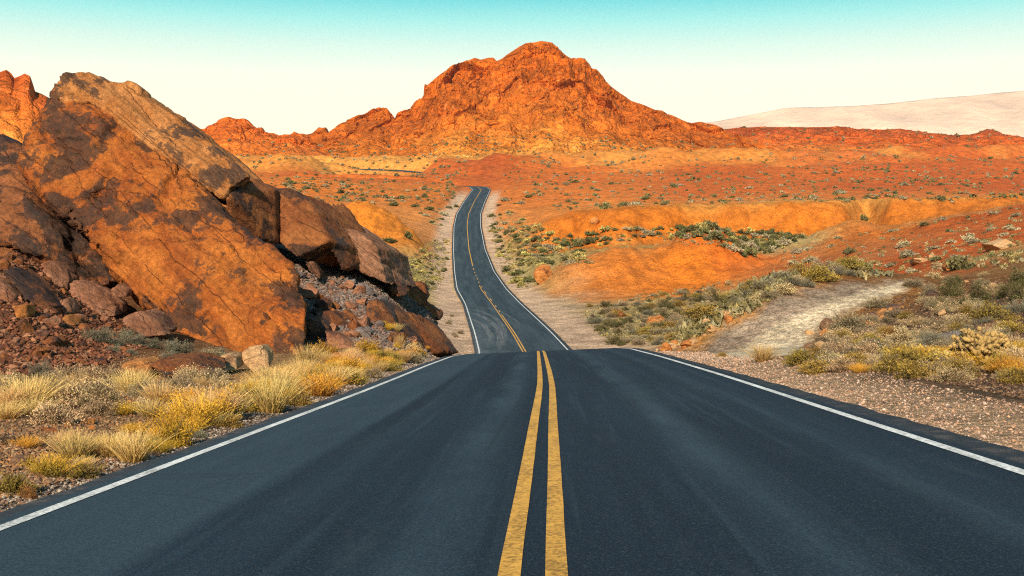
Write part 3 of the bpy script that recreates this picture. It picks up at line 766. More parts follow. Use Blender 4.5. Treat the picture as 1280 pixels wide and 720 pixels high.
def far_range():
    pts = [(400,190),(700,168),(820,158),(895,152.5),(940,144),(981,136),(1035,134.5),(1060,133.5),(1100,130.5),(1157,124.5),(1210,120.5),(1269,115),(1330,110),(1420,108),(1560,116),(1750,128)]
    pts = np.array(pts, float); D = 12000.0
    px = np.linspace(400, 1750, 420); t = np.concatenate([np.linspace(0, 1, 90), np.linspace(1, 1.6, 20)[1:]])
    T, PX = np.meshgrid(t, px, indexing='ij'); T, PX = T.ravel(), PX.ravel()
    sp = np.interp(PX, pts[:, 0], pts[:, 1]); Y = D - 3000 + 3000 * T; tt = np.minimum(T, 1)
    zt = -(sp - HZ) / F * D; z = -60 + (zt + 60) * (.75 * tt + .25 * tt ** 2) - np.maximum(T - 1, 0) * zt
    X = (PX - 640) / F * Y
    Pp = np.stack([X, Y, z], -1); q = Pp / 1080
    g = fbm(q * np.array([1, .5, .6]), 6, 400, ridged=True)
    Pp[:, 2] += g * 110 * np.sin(np.pi * np.clip(tt, 0, .97)) + (fbm(Pp / 300, 4, 401) * 9); Pp[:, 1] -= g * 300 * np.sin(np.pi * tt)
    c = ramp3(tt + .15 * g, [(0, (.6, .41, .29)), (.5, (.6, .40, .28)), (1, (.56, .36, .25))])  # rock colour lightened to stand in for part of the haze
    m, nt, out = new_mat('haze_pale_range'); b = NB(nt)
    at = b.n('ShaderNodeAttribute', attribute_name='col').outputs['Color']; pos = b.n('ShaderNodeNewGeometry').outputs['Position']
    n = b.noise(pos, .0012, 7, .65)
    b.bsdf(b.mix(1.0, at, b.rng(n, .3, .7, .75, 1.25), 'MULTIPLY'), .95, b.bump(n, .8, 160), .1, out)
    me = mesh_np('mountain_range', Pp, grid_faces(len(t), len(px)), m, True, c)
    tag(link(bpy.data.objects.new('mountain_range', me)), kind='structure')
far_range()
# ------------------------------------------------------------------ rocks
BED = R(-38)
MR_SLAB = mat_rock('varnished_sandstone', (.222, .054, .0085), (.335, .103, .016), (.033, .018, .011), .62, (.22, .22, 1.7), (0, BED, 0), 1.0, .5)
MR_CAP = mat_rock('layered_sandstone', (.24, .082, .019), (.36, .15, .046), (.04, .024, .016), .2, (.16, .16, 2.6), (0, BED, 0), 1.0, .6)
MR_RED = mat_rock('red_sandstone', (.155, .046, .013), (.24, .085, .024), (.034, .018, .012), .45, (.3, .3, 2.2), (0, BED, 0), 1.3, .6)
MR_RIB = mat_rock('ribbed_pink_sandstone', (.20, .085, .042), (.29, .14, .075), (.05, .03, .02), .1, (.12, .12, 3.2), (0, BED, 0), 1.2, .8)
MR_DARK = mat_rock('dark_varnished_rock', (.15, .05, .018), (.24, .085, .028), (.022, .015, .012), .8, (.3, .3, 2.0), (0, BED, 0), 1.2, .5)
MR_PINK = mat_rock('pinkish_rock', (.20, .078, .036), (.28, .125, .066), (.06, .028, .018), .1, (.4, .4, 1.6), (0, BED, 0), 1.4, .5)
MR_PALE = mat_rock('pale_rock', (.40, .22, .095), (.48, .29, .14), (.22, .1, .045), -.1, (.6, .6, 1.2), (0, 0, 0), 1.6, .3)
MR_GREY = mat_rock('grey_slab_rock', (.12, .09, .08), (.17, .135, .12), (.07, .05, .045), .0, (.2, .2, 3), (0, BED, 0), 1.2, .6)
MR_ORANGE = mat_rock('orange_rock', (.33, .11, .024), (.42, .17, .045), (.13, .045, .015), .1, (.5, .5, 1.5), (0, 0, 0), 1.5, .4)
MR_BROWN = mat_rock('brown_rock', (.13, .065, .034), (.18, .095, .052), (.06, .034, .024), .2, (.4, .4, 1.6), (0, 0, 0), 1.6, .5)

def hull_bm(bm, pts):
    vs = [bm.verts.new(p) for p in pts]
    bmesh.ops.convex_hull(bm, input=vs)

def seat(front):
    """push an outline in or out along its sight lines until its foot stands on the ground"""
    foot = max(front, key=lambda q: q[1]); X, Y, z, ok = hit([foot[0]], [foot[1]]); k = Y[0] / foot[2]
    return [(a, b_, y * k) for a, b_, y in front]

def slab(front, depth, shrink=.9, lean=(0, 0, 0)):
    """points of a block: a front outline given as photo pixels with distances, and its back"""
    f = [P(*q) for q in front]; c = sum(f, Vector()) / len(f)
    d = Vector((0, depth, 0)) + Vector(lean)
    return f + [c + (p - c) * shrink + d for p in f]

BNRM = np.array([math.sin(R(38)), 0, math.cos(R(38))])
def rock(name, blocks, voxel, amp, mat, label, cat='rock', group=None, strata=.0, seed=1, chip=1.0, parent=None, pit=0.0, plate=.6, joint=0.0):
    bm = bmesh.new()
    for bl in blocks:
        b2 = bmesh.new(); hull_bm(b2, bl)
        tmp = bpy.data.meshes.new('t'); b2.to_mesh(tmp); b2.free(); bm.from_mesh(tmp); bpy.data.meshes.remove(tmp)
    allp = np.array([p[:] for bl in blocks for p in bl])
    org = Vector((allp[:, 0].mean(), allp[:, 1].mean(), allp[:, 2].min()))
    for v in bm.verts: v.co -= org
    loose = [v for v in bm.verts if not v.link_faces]
    bmesh.ops.delete(bm, geom=loose, context='VERTS')
    bmesh.ops.recalc_face_normals(bm, faces=bm.faces)
    me = bpy.data.meshes.new(name + '_block'); bm.to_mesh(me); bm.free()
    t = bpy.data.objects.new('t', me); COL.objects.link(t)
    md = t.modifiers.new('r', 'REMESH'); md.mode = 'VOXEL'; md.voxel_size = voxel; md.adaptivity = 0
    dg = bpy.context.evaluated_depsgraph_get(); ev = t.evaluated_get(dg)
    m2 = bpy.data.meshes.new_from_object(ev); bpy.data.objects.remove(t); bpy.data.meshes.remove(me)
    n = len(m2.vertices)
    co = np.empty(n * 3, np.float32); m2.vertices.foreach_get('co', co); co = co.reshape(-1, 3).astype(float)
    nr = np.empty(n * 3, np.float32); m2.vertices.foreach_get('normal', nr); nr = nr.reshape(-1, 3)
    w = co + np.array(org)
    a = fbm(w / 2.6, 5, seed) * .55 + fbm(w / .7, 4, seed + 13, ridged=True) * .12
    f1, f2, iv = worley(w / 1.9 + fbm(w / 1.5, 2, seed + 1)[:, None] * .5, seed + 2)
    a += (iv - .5) * .9 * chip
    g1, g2, iw = worley(w * np.array([1, 1, 1]) / .62, seed + 3)
    a += (iw - .5) * .22 * chip
    if strata:
        h = w @ BNRM
        hp = np.stack([h * 2.1 + .3 * fbm(w / 3, 3, seed + 4), w[:, 0] * .12, w[:, 1] * .12], -1)
        s = vnoise(hp, seed + 5); s2 = vnoise(hp * np.array([3.1, 1.5, 1.5]), seed + 6)
        a += strata * (np.sign(s) * np.abs(s) ** .5 * 1.1 + .5 * np.sign(s2) * np.abs(s2) ** .6)
    if pit:
        pt = fbm(w / .9, 4, seed + 8); a -= pit * np.maximum(pt - .25, 0) * 3
    if plate:
        pq = fbm(w * np.array([.8, 1, 1.1]) / 2.4, 4, seed + 11); a += plate * (np.floor(pq * 5 + .5) / 5 * 1.6 + .2 * pq)
    if joint:
        wj = np.stack([w @ np.array([.79, .1, -.61]) * .55, w[:, 1] * .8, w @ BNRM * 1.15], -1) / 2.3 + .35 * np.stack([fbm(w / 1.7, 4, seed + 14), fbm(w / 1.7, 4, seed + 15), fbm(w / 1.7, 4, seed + 16)], -1)
        j1, j2, ij = worley(wj, seed + 17); jf = sstep(-.1, .35, fbm(w / 3.1, 3, seed + 18))
        a += joint * (-1.1 * np.exp(-((j2 - j1) / .045) ** 2) * jf + (ij - .5) * .75)
    a += .2 * fbm(w / .25, 4, seed + 9)
    co = co + nr * (a * amp)[:, None]
    m2.vertices.foreach_set('co', co.astype(np.float32).ravel())
    m2.polygons.foreach_set('use_smooth', np.zeros(len(m2.polygons), bool) if voxel > .2 else np.ones(len(m2.polygons), bool))
    m2.materials.clear(); m2.materials.append(mat); m2.name = name; m2.update()
    o = link(bpy.data.objects.new(name, m2), parent)
    o.location = org if parent is None else org - parent.location
    if parent is None: tag(o, label, cat, group)
    return o

# the great tilted slab, its layered cap riding on the upper edge
big = rock('boulder', [
    slab([(72,108,44.5),(60,135,44),(22,188,43.2),(27,212,42.6),(62,252,41.8),(98,292,40.9),(140,338,39.9),(172,372,39.1),(203,404,38.5),(240,432,37.9),(292,449,37.3),(345,447,37.3),(378,440,37.6),(383,392,38.8),(371,345,39.7),(304,296,42),(280,266,43),(215,190,44.2),(130,122,45)], 5.5, .93, (-1.5, 0, -.5)),
    slab([(286,448,37.3),(345,450,36.9),(379,442,37.2),(385,384,38.4),(366,366,38.7),(318,380,38.0)], 3, .9, (-.8, 0, 0)),
    slab([(20,190,42.9),(28,214,42.4),(95,288,40.3),(150,330,39.6),(130,250,41.3),(60,180,43)], 3.2, .9)],
    .1, .24, MR_SLAB, 'huge tilted orange slab with dark varnish patches leaning over the left slope, the largest rock', 'boulder', None, .25, 5, .5, None, .5, 1.2, 1.5)
rock('caprock', [slab([(75,91,44.3),(83,110,44.2),(135,136,44.3),(190,176,43.75),(240,218,43.2),(276,248,42.75),(284,240,42.8),(290,226,43),(313,221,43.7),(285,197,44.2),(250,168,44.6),(205,133,45.0),(160,106,45.2),(124,93,45.2),(98,92,44.8)], 6, .95, (-.5, 0, -.4)),
    slab([(74,91,44.3),(69,112,44.2),(80,130,44),(120,130,44.1),(150,120,44.6),(115,94,45)], 3, .9)],
    .1, .2, MR_CAP, None, strata=.8, seed=8, chip=.5, parent=big, joint=.6)
big.data.polygons.foreach_set('use_smooth', np.ones(len(big.data.polygons), bool))
tag([o for o in big.children][0], 'pale thinly layered cap bed along the upper edge')

rock('rock', [slab([(278,286,43.0),(284,240,42.8),(313,222,46.0),(344,238,46.2),(344,306,45.4),(318,296,45.2)], 4, .9)], .12, .14, MR_RED,
     'square-cut brown rock block wedged against the lower end of the huge tilted slab', 'rock', None, .3, 12, .5)
rock('rock', [slab([(338,236,47),(358,235,47.2),(376,244,47.2),(393,262,46.8),(412,300,45.8),(370,322,45.4),(346,302,46)], 4.5, .88, (1.5, 0, -1)),
              slab([(376,244,47.6),(393,262,47.3),(436,334,47),(428,338,46.8),(410,304,46.2)], 4, .9, (1, 0, 0))], .12, .16, MR_RED,
     'big overhanging orange-brown rock block with a black hollow beneath, right of the square-cut block', 'rock', None, .3, 15, .6)
rock('rock', [slab([(384,258,49),(402,262,49.6),(430,284,49.6),(452,295,49.4),(472,308,49.2),(477,330,49),(486,356,48.6),(474,352,48.4),(455,336,48.2),(437,332,48.2),(412,290,48.4)], 5, .9, (1, 0, -.6))], .1, .16, MR_RIB,
     'pale pinkish ribbed rock slab sloping down to the right behind the overhanging block', 'rock', None, .75, 18, .4)
rock('rock', [slab([(474,318,51),(484,340,50.6),(500,352,50.6),(512,368,50.4),(498,372,50),(484,362,50)], 2.5, .8)], .1, .12, MR_RED,
     'small red-brown ledge at the lower tip of the pale ribbed slab', 'rock', None, .4, 19)
rock('rock', [slab([(500,357,57.5),(515,353,58),(529,355,58.4),(536,372,58),(531,382,57.6),(508,378,57)], 2.2, .85),
              slab([(516,377,57.5),(534,380,57.8),(553,394,58.4),(548,400,58),(520,392,57.2)], 2, .8)], .09, .12, MR_RED,
     'dark red ledge rock at the end of the left slope overlooking the turnout', 'rock', None, .5, 21)
rock('rock', [slab([(497,352,58.2),(497,342,58.4),(501,339,58.5),(505,345,58.4),(504,354,58.2)], .5, .8)], .05, .05, MR_DARK,
     'small upright dark stone standing on the crest of the left slope', 'rock', None, .1, 22)
rock('rock', [slab([(457,378,44),(470,372,44.4),(487,392,44.6),(505,418,44.6),(518,440,44.6),(492,446,43.4),(470,428,43),(458,408,43.2)], 3, .85, (.6, 0, -.4))], .09, .12, MR_DARK,
     'black-faced leaning rock with a shadowed front below the grey scree', 'rock', None, .15, 24, .7)
rock('rock', [slab([(495,392,47),(508,389,47.4),(524,404,47.6),(540,424,47.6),(552,440,47.4),(530,445,46.6),(516,436,46.6)], 2.4, .85, (.8, 0, -.4))], .09, .1, MR_RED,
     'red-brown leaning rock with black stains, rightmost rock at the foot of the scree', 'rock', None, .2, 26, .6)
rock('rock', [slab([(466,424,42.2),(478,421,42.6),(496,438,42.6),(492,446,42.2),(470,440,41.8)], 1.3, .8)], .07, .08, MR_RED,
     'wedge-shaped reddish rock in front of the black-faced leaning rock', 'rock', None, .2, 27)
rock('rock', [slab([(452,408,43),(462,404,43.4),(470,420,43.2),(466,426,43),(453,420,42.8)], 1.1, .8)], .06, .07, MR_ORANGE,
     'orange rounded rock left of the black-faced leaning rock', 'rock', None, .1, 28)
rock('rock', [slab([(425,392,42.8),(432,386,43.2),(456,402,43.4),(454,412,43),(440,414,42.6),(426,404,42.5)], 1.6, .8)], .07, .09, MR_RED,
     'dark-undercut red rock at the middle of the scree foot', 'rock', None, .2, 29)
rock('rock', [slab([(392,388,41.5),(412,389,42),(440,408,42.5),(464,428,42.4),(450,436,41.6),(420,418,41.2),(394,402,41)], 1.6, .8)], .08, .1, MR_RED,
     'long slanting ribbed rock right of the foot of the huge slab', 'rock', None, .5, 31)
rock('rock', [slab([(383,396,40.2),(402,400,40.6),(418,420,41),(412,436,40.6),(386,442,40)], 1.6, .8)], .08, .1, MR_DARK,
     'fractured dark rock in the shade beside the foot of the huge slab', 'rock', None, .4, 33)
rock('rock', [slab([(405,414,39.8),(418,414,40),(444,430,40),(438,438,39.5),(410,436,39.3)], 1.1, .8)], .07, .08, MR_PINK,
     'pinkish flat rock below the long slanting ribbed rock', 'rock', None, .3, 34)
rock('rock', [slab([(300,290,44),(318,296,44),(346,312,44.3),(360,328,44.6),(356,332,44),(330,322,43.2),(304,300,43.2)], .7, .9, (0, .4, -.2))], .08, .05, MR_GREY,
     'smooth grey slab plate between the huge tilted slab and the overhanging block', 'rock', None, .1, 35, .3)
rock('rock', [slab([(380,326,45.6),(392,324,46),(402,342,46),(400,352,45.6),(384,338,45.2)], 1.1, .8)], .07, .08, MR_PINK,
     'loose pinkish block lying on the scree under the overhang', 'rock', None, .2, 36)
# the shaded rock under the slab, far left
rock('boulder', [slab([(-60,168,45.5),(0,170,45.4),(24,186,45.2),(60,240,44),(110,300,42.8),(150,352,42),(120,366,41.3),(70,336,41),(20,300,41.6),(-60,280,42.5)], 5, .9, (0, 0, -.4)),
                 slab([(-60,222,43),(8,238,42.6),(60,270,41.8),(100,330,41.4),(50,320,40.8),(-10,290,41),(-60,280,41.6)], 3, .9)], .12, .25, MR_DARK,
     'dark banded boulder in shadow beneath the huge tilted slab at the left edge', 'boulder', None, .5, 38, .7)
rock('rock', [slab(seat([(85,356,37.6),(94,350,38),(120,362,38),(146,384,37.6),(143,398,37),(118,396,36.6),(90,374,37)]), 1.6, .82)], .07, .1, MR_PINK,
     'long pinkish slab tilted downhill below the shaded boulder', 'rock', None, .3, 40)
rock('rock', [slab(seat([(147,398,36),(160,390,36.5),(178,387,36.6),(200,402,36.6),(209,420,36),(180,424,35.4),(152,408,35.5)]), 1.6, .82)], .07, .1, MR_PINK,
     'flat pinkish boulder lying against the foot of the huge tilted slab', 'rock', None, .2, 42)
rock('rock', [slab(seat([(2,338,35.6),(14,333,36),(44,356,36),(68,385,35.4),(70,396,34.8),(44,388,34.4),(16,362,34.8)]), 1.4, .82)], .07, .11, MR_DARK,
     'long dark red rock sloping down the rubble at the left edge', 'rock', None, .3, 44)
rock('rock', [slab(seat([(-30,340,35),(0,352,34.8),(21,372,34.5),(14,380,34.1),(-30,366,34.3)]), 1.2, .82)], .07, .08, MR_PINK,
     'pale pink rock cut by the left edge of the photo', 'rock', None, .2, 45)
rock('rock', [slab(seat([(50,330,38),(64,326,38.5),(86,348,38.6),(84,364,38),(60,354,37.5)]), 1.4, .82)], .07, .1, MR_PINK,
     'blocky brownish rock in the rubble between the long dark rock and the shaded boulder', 'rock', None, .2, 46)
rock('rock', [slab(seat([(75,398,34.4),(82,391,34.8),(94,402,34.8),(95,409,34.4),(78,408,34)]), .7, .8)], .05, .07, MR_ORANGE,
     'small orange stone beside the grey-green sagebrush at the foot of the rubble', 'rock', None, .1, 47)
rock('rock', [slab([(136,362,38.4),(148,354,38.8),(160,362,38.8),(158,373,38.4),(140,372,38)], .9, .8)], .06, .08, MR_PINK,
     'rounded pinkish rock tucked under the lower edge of the huge tilted slab', 'rock', None, .1, 48)
rock('rock', [slab(seat([(72,378,35.8),(84,372,36),(90,384,36),(88,394,35.6),(76,392,35.3)]), .7, .8)], .05, .07, MR_PINK, 'upright blocky stone above the small orange stone in the rubble', 'rock', None, .1, 49)
rock('rock', [slab(seat([(14,382,33.6),(32,380,33.8),(34,396,33.6),(20,402,33.2)]), .7, .8)], .05, .07, MR_ORANGE, 'yellowish stone under the long dark red rock', 'rock', None, .1, 50)
# at the slab's foot
rock('boulder', [slab(seat([(301,452,29.6),(303,440,29.8),(314,432,30),(327,431,30),(336,443,29.9),(336,459,29.5),(318,466,29.2)]), 1, .8)], .035, .06, MR_PALE,
     'rounded cream boulder in the yellow grass at the foot of the huge slab', 'boulder', None, .05, 52, .5)
rock('boulder', [slab(seat([(268,456,29.6),(274,446,29.9),(285,442,30),(294,447,30),(296,463,29.6),(276,467,29.2)]), .9, .8)], .035, .05, MR_PALE,
     'smaller peach boulder left of the rounded cream boulder', 'boulder', None, .05, 53, .5)
rock('rock', [slab(seat([(186,456,30.2),(206,449,30.6),(238,450,31),(260,458,31),(264,472,30),(236,476,29.4),(196,470,29.4)]), 2, .85)], .05, .09, MR_RED,
     'low broad red slab behind the pale bushes left of the peach boulder', 'rock', None, .3, 54)
rock('rock', [slab(seat([(144,466,28.6),(156,453,29),(176,451,29.2),(187,458,29),(184,471,28.4),(160,474,28.1)]), 1.2, .85)], .045, .07, MR_ORANGE,
     'orange-red boulder behind the tan bushes left of the low red slab', 'rock', None, .2, 55)
rock('rock', [slab(seat([(150,484,23.8),(160,478,24),(178,480,24.1),(179,490,23.7),(158,492,23.4)]), .7, .8)], .035, .05, MR_RED,
     'small flat red rock among the tan bushes', 'rock', None, .1, 56)
rock('rock', [slab(seat([(395,448,33.6),(412,443,34),(440,440,34.2),(446,446,33.6),(420,454,33)]), .9, .85)], .05, .05, MR_ORANGE,
     'low salmon rock ridge showing through the yellow grass', 'rock', None, .2, 57)

# stones of one shape each, then placed by the width they have in the photograph
def stone_mesh(name, seed, mat, sub=3, jag=.5):
    bm = bmesh.new(); bmesh.ops.create_icosphere(bm, subdivisions=sub, radius=1)
    V = np.array([v.co[:] for v in bm.verts]); rg = np.random.default_rng(seed)
    for k in range(11):
        n = rg.normal(size=3); n /= np.linalg.norm(n); d = rg.uniform(.45, .8)
        e = np.maximum(V @ n - d, 0); V = V - e[:, None] * n
    V += V * (fbm(V * 1.6 + seed, 4, seed) * .22 * jag + fbm(V * 6 + seed, 2, seed) * .05)[:, None]
    V[:, 2] += .45
    for v, c in zip(bm.verts, V): v.co = c
    me = bpy.data.meshes.new(name); bm.to_mesh(me); bm.free()
    me.polygons.foreach_set('use_smooth', np.zeros(len(me.polygons), bool)); me.materials.append(mat); me.update()
    return me
def place_stone(me, px, py, wpx, hpx, label, name='rock', group=None, cat='rock', rz=None, depth=.8):
    X, Y, z, ok = hit([px], [py]); X, Y, z = X[0], Y[0], z[0]
    o = link(bpy.data.objects.new(name, me)); k = Y / F
    o.location = (X, Y, z - .12 * hpx * k); o.scale = (wpx * k * .62, wpx * k * .62 * depth, hpx * k * .78)
    o.rotation_euler = (random.uniform(-.12, .12), random.uniform(-.12, .12), random.uniform(0, 6.28) if rz is None else rz)
    return tag(o, label, cat, group)
for k, (px, py, w, h, mat, lab) in enumerate((
    (1186, 338, 20, 18, MR_ORANGE, 'rounded tan boulder beside grey sage on the right slope'),
    (1151, 330, 34, 10, MR_PALE, 'flat cream rock left of the rounded tan boulder on the right slope'),
    (1165, 326, 8, 10, MR_PALE, 'small upright stone between the flat cream rock and the rounded tan boulder'),
    (1249, 311, 40, 15, MR_PALE, 'wide pale rock with shaded underside high on the right slope'),
    (1240, 412, 24, 14, MR_RED, 'red-brown rock at the upper end of the long grey rock on the right bank'),
    (1206, 424, 56, 16, MR_GREY, 'long smooth grey rock above the yellow cholla on the right bank'),
    (1276, 391, 12, 20, MR_BROWN, 'dark upright rock at the right edge behind the shrubs'),
    (823, 406, 24, 15, MR_ORANGE, 'red-orange boulder among scrub in the dip right of the road'),
    (776, 396, 15, 10, MR_RED, 'pinkish red rock left of the red-orange boulder in the dip'),
    (741, 399, 8, 5, MR_RED, 'small reddish stone at the edge of the pink dirt turnout'),
    (682, 353, 26, 19, MR_ORANGE, 'rough red-orange outcrop beside the road scrub in front of the orange mound'),
    (1092, 434, 16, 9, MR_BROWN, 'brown stone in the shade of the shrubs below the pale clay bank'),
    (1115, 386, 20, 8, MR_BROWN, 'dark flat ledge stone on the bank above the shrubs'),
    (1012, 416, 12, 6, MR_PALE, 'pale stone in the orange rubble beside the clay bank'),
    (742, 284, 14, 7, MR_ORANGE, 'craggy ledge rock on the face of the long orange ridge'))):
    place_stone(stone_mesh('rock', 200 + k, mat, 4, .6), px, py, w, h, lab, rz=0 if w > 30 else None)

# rubble one could pick up, in the left talus, the right bank and along the clay bank
def in_poly(px, py, poly):
    inside = np.zeros(len(px), bool); n = len(poly)
    for i in range(n):
        x1, y1 = poly[i]; x2, y2 = poly[(i + 1) % n]
        cr = ((y1 > py) != (y2 > py)) & (px < (x2 - x1) * (py - y1) / (y2 - y1 + 1e-9) + x1)
        inside ^= cr
    return inside
def sample_poly(poly, n, rg):
    xs = [p[0] for p in poly]; ys = [p[1] for p in poly]
    px = rg.uniform(min(xs), max(xs), n * 8); py = rg.uniform(min(ys), max(ys), n * 8)
    m = in_poly(px, py, poly); return px[m][:n], py[m][:n]

STONES = {k: [stone_mesh('rock', 300 + 10 * i + j, m, 2, .8) for j in range(4)] for i, (k, m) in enumerate((('red', MR_RED), ('pink', MR_PINK), ('orange', MR_ORANGE), ('brown', MR_BROWN), ('pale', MR_PALE), ('grey', MR_GREY)))}
def rubble(poly, n, kinds, smin, smax, label, group, seed):
    rg = np.random.default_rng(seed); px, py = sample_poly(poly, n, rg)
    X, Y, z, ok = hit(px, py)
    for i in range(len(px)):
        if not ok[i]: continue
        s = smin + (smax - smin) * rg.random() ** 2.5
        o = link(bpy.data.objects.new('stone', STONES[kinds[rg.integers(len(kinds))]][rg.integers(4)]))
        o.location = (X[i], Y[i], z[i] - s * .1); o.scale = (s * rg.uniform(.8, 1.3), s * rg.uniform(.7, 1.1), s * rg.uniform(.5, .9))
        o.rotation_euler = (rg.uniform(-.3, .3), rg.uniform(-.3, .3), rg.uniform(0, 6.28))
        tag(o, label, 'stone', group)
rubble([(-5, 300), (60, 330), (150, 400), (210, 425), (150, 450), (0, 470)], 75, ['red', 'pink', 'red'], .10, .42, 'loose reddish stone in the rubble slope below the shaded boulder', 'rubble on the left slope', 61)
rubble([(360, 330), (420, 345), (470, 370), (540, 425), (480, 430), (410, 425), (390, 385)], 75, ['pink', 'grey', 'red'], .12, .6, 'loose stone on the grey scree below the overhanging block', 'stones on the scree', 62)
rubble([(812, 438), (850, 422), (925, 380), (938, 386), (880, 424), (850, 442)], 45, ['orange', 'pale', 'orange'], .08, .36, 'small orange stone along the left edge of the pale clay bank', 'orange rubble beside the clay bank', 63)
rubble([(1012, 436), (1036, 406), (1110, 386), (1135, 374), (1112, 400), (1052, 420), (1022, 442)], 35, ['orange', 'pale', 'brown'], .08, .38, 'orange rubble stone on the bank right of the pale clay', 'orange rubble on the right bank', 64)
rubble([(1120, 350), (1280, 340), (1280, 440), (1250, 460), (1150, 400)], 40, ['brown', 'brown', 'pale'], .08, .34, 'brown stone scattered on the right slope', 'stones on the right slope', 65)
rubble([(0, 500), (250, 500), (180, 570), (0, 600)], 20, ['red', 'brown', 'orange'], .04, .14, 'small stone on bare ground between the tan bushes and the roadside grass', 'stones on the left flat', 66)

# gravel nobody could count: chips along both edges of the road and on the talus
def gravel(name, X, Y, s, cols, seed):
    rg = np.random.default_rng(seed); n = len(X); z = ground_z(X, Y)
    base = np.array([(1,0,0),(-1,0,0),(0,1,0),(0,-1,0),(0,0,1),(0,0,-1)], float)
    fc = np.array([(0,2,4),(2,1,4),(1,3,4),(3,0,4),(2,0,5),(1,2,5),(3,1,5),(0,3,5)])
    V = np.repeat(base[None], n, 0) * rg.uniform(.55, 1.25, (n, 6, 1))
    V[:, :, 2] *= .7
    a = rg.uniform(0, 6.28, n); ca, sa = np.cos(a)[:, None], np.sin(a)[:, None]
    x, y_ = V[:, :, 0] * ca - V[:, :, 1] * sa, V[:, :, 0] * sa + V[:, :, 1] * ca
    t = rg.uniform(-.6, .6, n); ct, st = np.cos(t)[:, None], np.sin(t)[:, None]
    x, zz = x * ct - V[:, :, 2] * st, x * st + V[:, :, 2] * ct
    V = np.stack([x, y_, zz], -1) * s[:, None, None] + np.stack([X, Y, z + s * .25], -1)[:, None, :]
    Fc = (fc[None] + (np.arange(n) * 6)[:, None, None]).reshape(-1, 3)
    C = np.repeat(cols[:, None], 6, 1).reshape(-1, 3)
    me = mesh_np(name, V.reshape(-1, 3), Fc, mat_gravel(name + '_chips'), False, C)
    return tag(link(bpy.data.objects.new(name, me)), kind='stuff')
def shoulder_gravel():
    rg = np.random.default_rng(80)
    n = 26000; Y = 4.5 + 40 * rg.random(n) ** 1.8; lat = 4.1 + 2.3 * rg.random(n) ** 1.4; X = road_x(Y) + lat
    s = rg.uniform(.004, .011, n) * (1 + 2.2 * rg.random(n) ** 9) * (1 + Y / 40)
    pal = np.array([(.40, .25, .165), (.34, .21, .14), (.25, .155, .1), (.45, .33, .25), (.13, .09, .07), (.38, .21, .12)])
    k = pal[rg.integers(0, 6, n)] * rg.uniform(.75, 1.2, (n, 1))
    Y2 = 5 + 42 * rg.random(20000) ** 1.7; lat2 = -(4.0 + 1.1 * rg.random(20000) ** 1.2); X2 = road_x(Y2) + lat2
    s2 = rg.uniform(.007, .024, 20000) * (1 + Y2 / 45)
    pal2 = np.array([(.12, .09, .07), (.22, .17, .13), (.33, .26, .19), (.07, .055, .045), (.16, .085, .05)])
    k2 = pal2[rg.integers(0, 5, 20000)] * rg.uniform(.75, 1.2, (20000, 1))
    gravel('gravel', np.concatenate([X, X2]), np.concatenate([Y, Y2]), np.concatenate([s, s2]), np.concatenate([k, k2]), 81)
    # talus chips
    px, py = sample_poly([(-60, 280), (40, 300), (90, 345), (150, 405), (200, 430), (130, 455), (-60, 480)], 9000, rg)
    X, Y, z, ok = hit(px, py); X, Y = X[ok], Y[ok]; n = len(X)
    pal = np.array([(.13, .045, .02), (.17, .062, .028), (.09, .03, .014), (.21, .095, .048), (.07, .03, .018)])
    A = (X, Y, rg.uniform(.025, .085, n) * np.where(rg.random(n) < .08, 1.8, 1), pal[rg.integers(0, 5, n)] * rg.uniform(.7, 1.25, (n, 1)))
    px, py = sample_poly([(300, 300), (420, 325), (490, 345), (550, 392), (583, 436), (540, 440), (500, 438), (400, 430), (385, 385)], 15000, rg)
    X, Y, z, ok = hit(px, py); X, Y = X[ok], Y[ok]; n = len(X)
    pal = np.array([(.15, .11, .085), (.12, .092, .08), (.19, .14, .11), (.16, .08, .05), (.08, .055, .045)])
    B_ = (X, Y, rg.uniform(.03, .12, n), pal[rg.integers(0, 5, n)] * rg.uniform(.7, 1.25, (n, 1)))
    px, py = sample_poly([(1000, 452), (1014, 436), (1036, 404), (1130, 370), (1290, 340), (1560, 290), (1560, 560), (1290, 500), (1180, 480)], 24000, rg)
    X, Y, z, ok = hit(px, py); X, Y = X[ok], Y[ok]; n = len(X)
    pal = np.array([(.10, .055, .03), (.075, .04, .024), (.15, .08, .04), (.2, .125, .075), (.055, .034, .023)])
    C_ = (X, Y, rg.uniform(.01, .034, n) * (1 + Y / 45), pal[rg.integers(0, 5, n)] * rg.uniform(.7, 1.25, (n, 1)))
    px, py = sample_poly([(-20, 475), (100, 440), (220, 440), (330, 450), (300, 500), (120, 590), (-20, 630)], 12000, rg)
    X, Y, z, ok = hit(px, py); X, Y = X[ok], Y[ok]; n = len(X)
    pal = np.array([(.2, .11, .055), (.16, .078, .038), (.27, .165, .085), (.11, .065, .038), (.23, .1, .04)])
    D_ = (X, Y, rg.uniform(.01, .035, n), pal[rg.integers(0, 5, n)] * rg.uniform(.7, 1.25, (n, 1)))
    gravel('rubble_gravel', *[np.concatenate([a[i] for a in (A, B_, C_, D_)]) for i in range(4)], 82)
shoulder_gravel()
# ------------------------------------------------------------------ plants
ML = mat_leaf('leaf'); MS = mat_plain('woody_stem', (.16, .1, .06), .9, .3, 20); MGR = mat_leaf('dry_blade', .3)
def unit(v): return v / (np.linalg.norm(v, axis=-1, keepdims=True) + 1e-9)

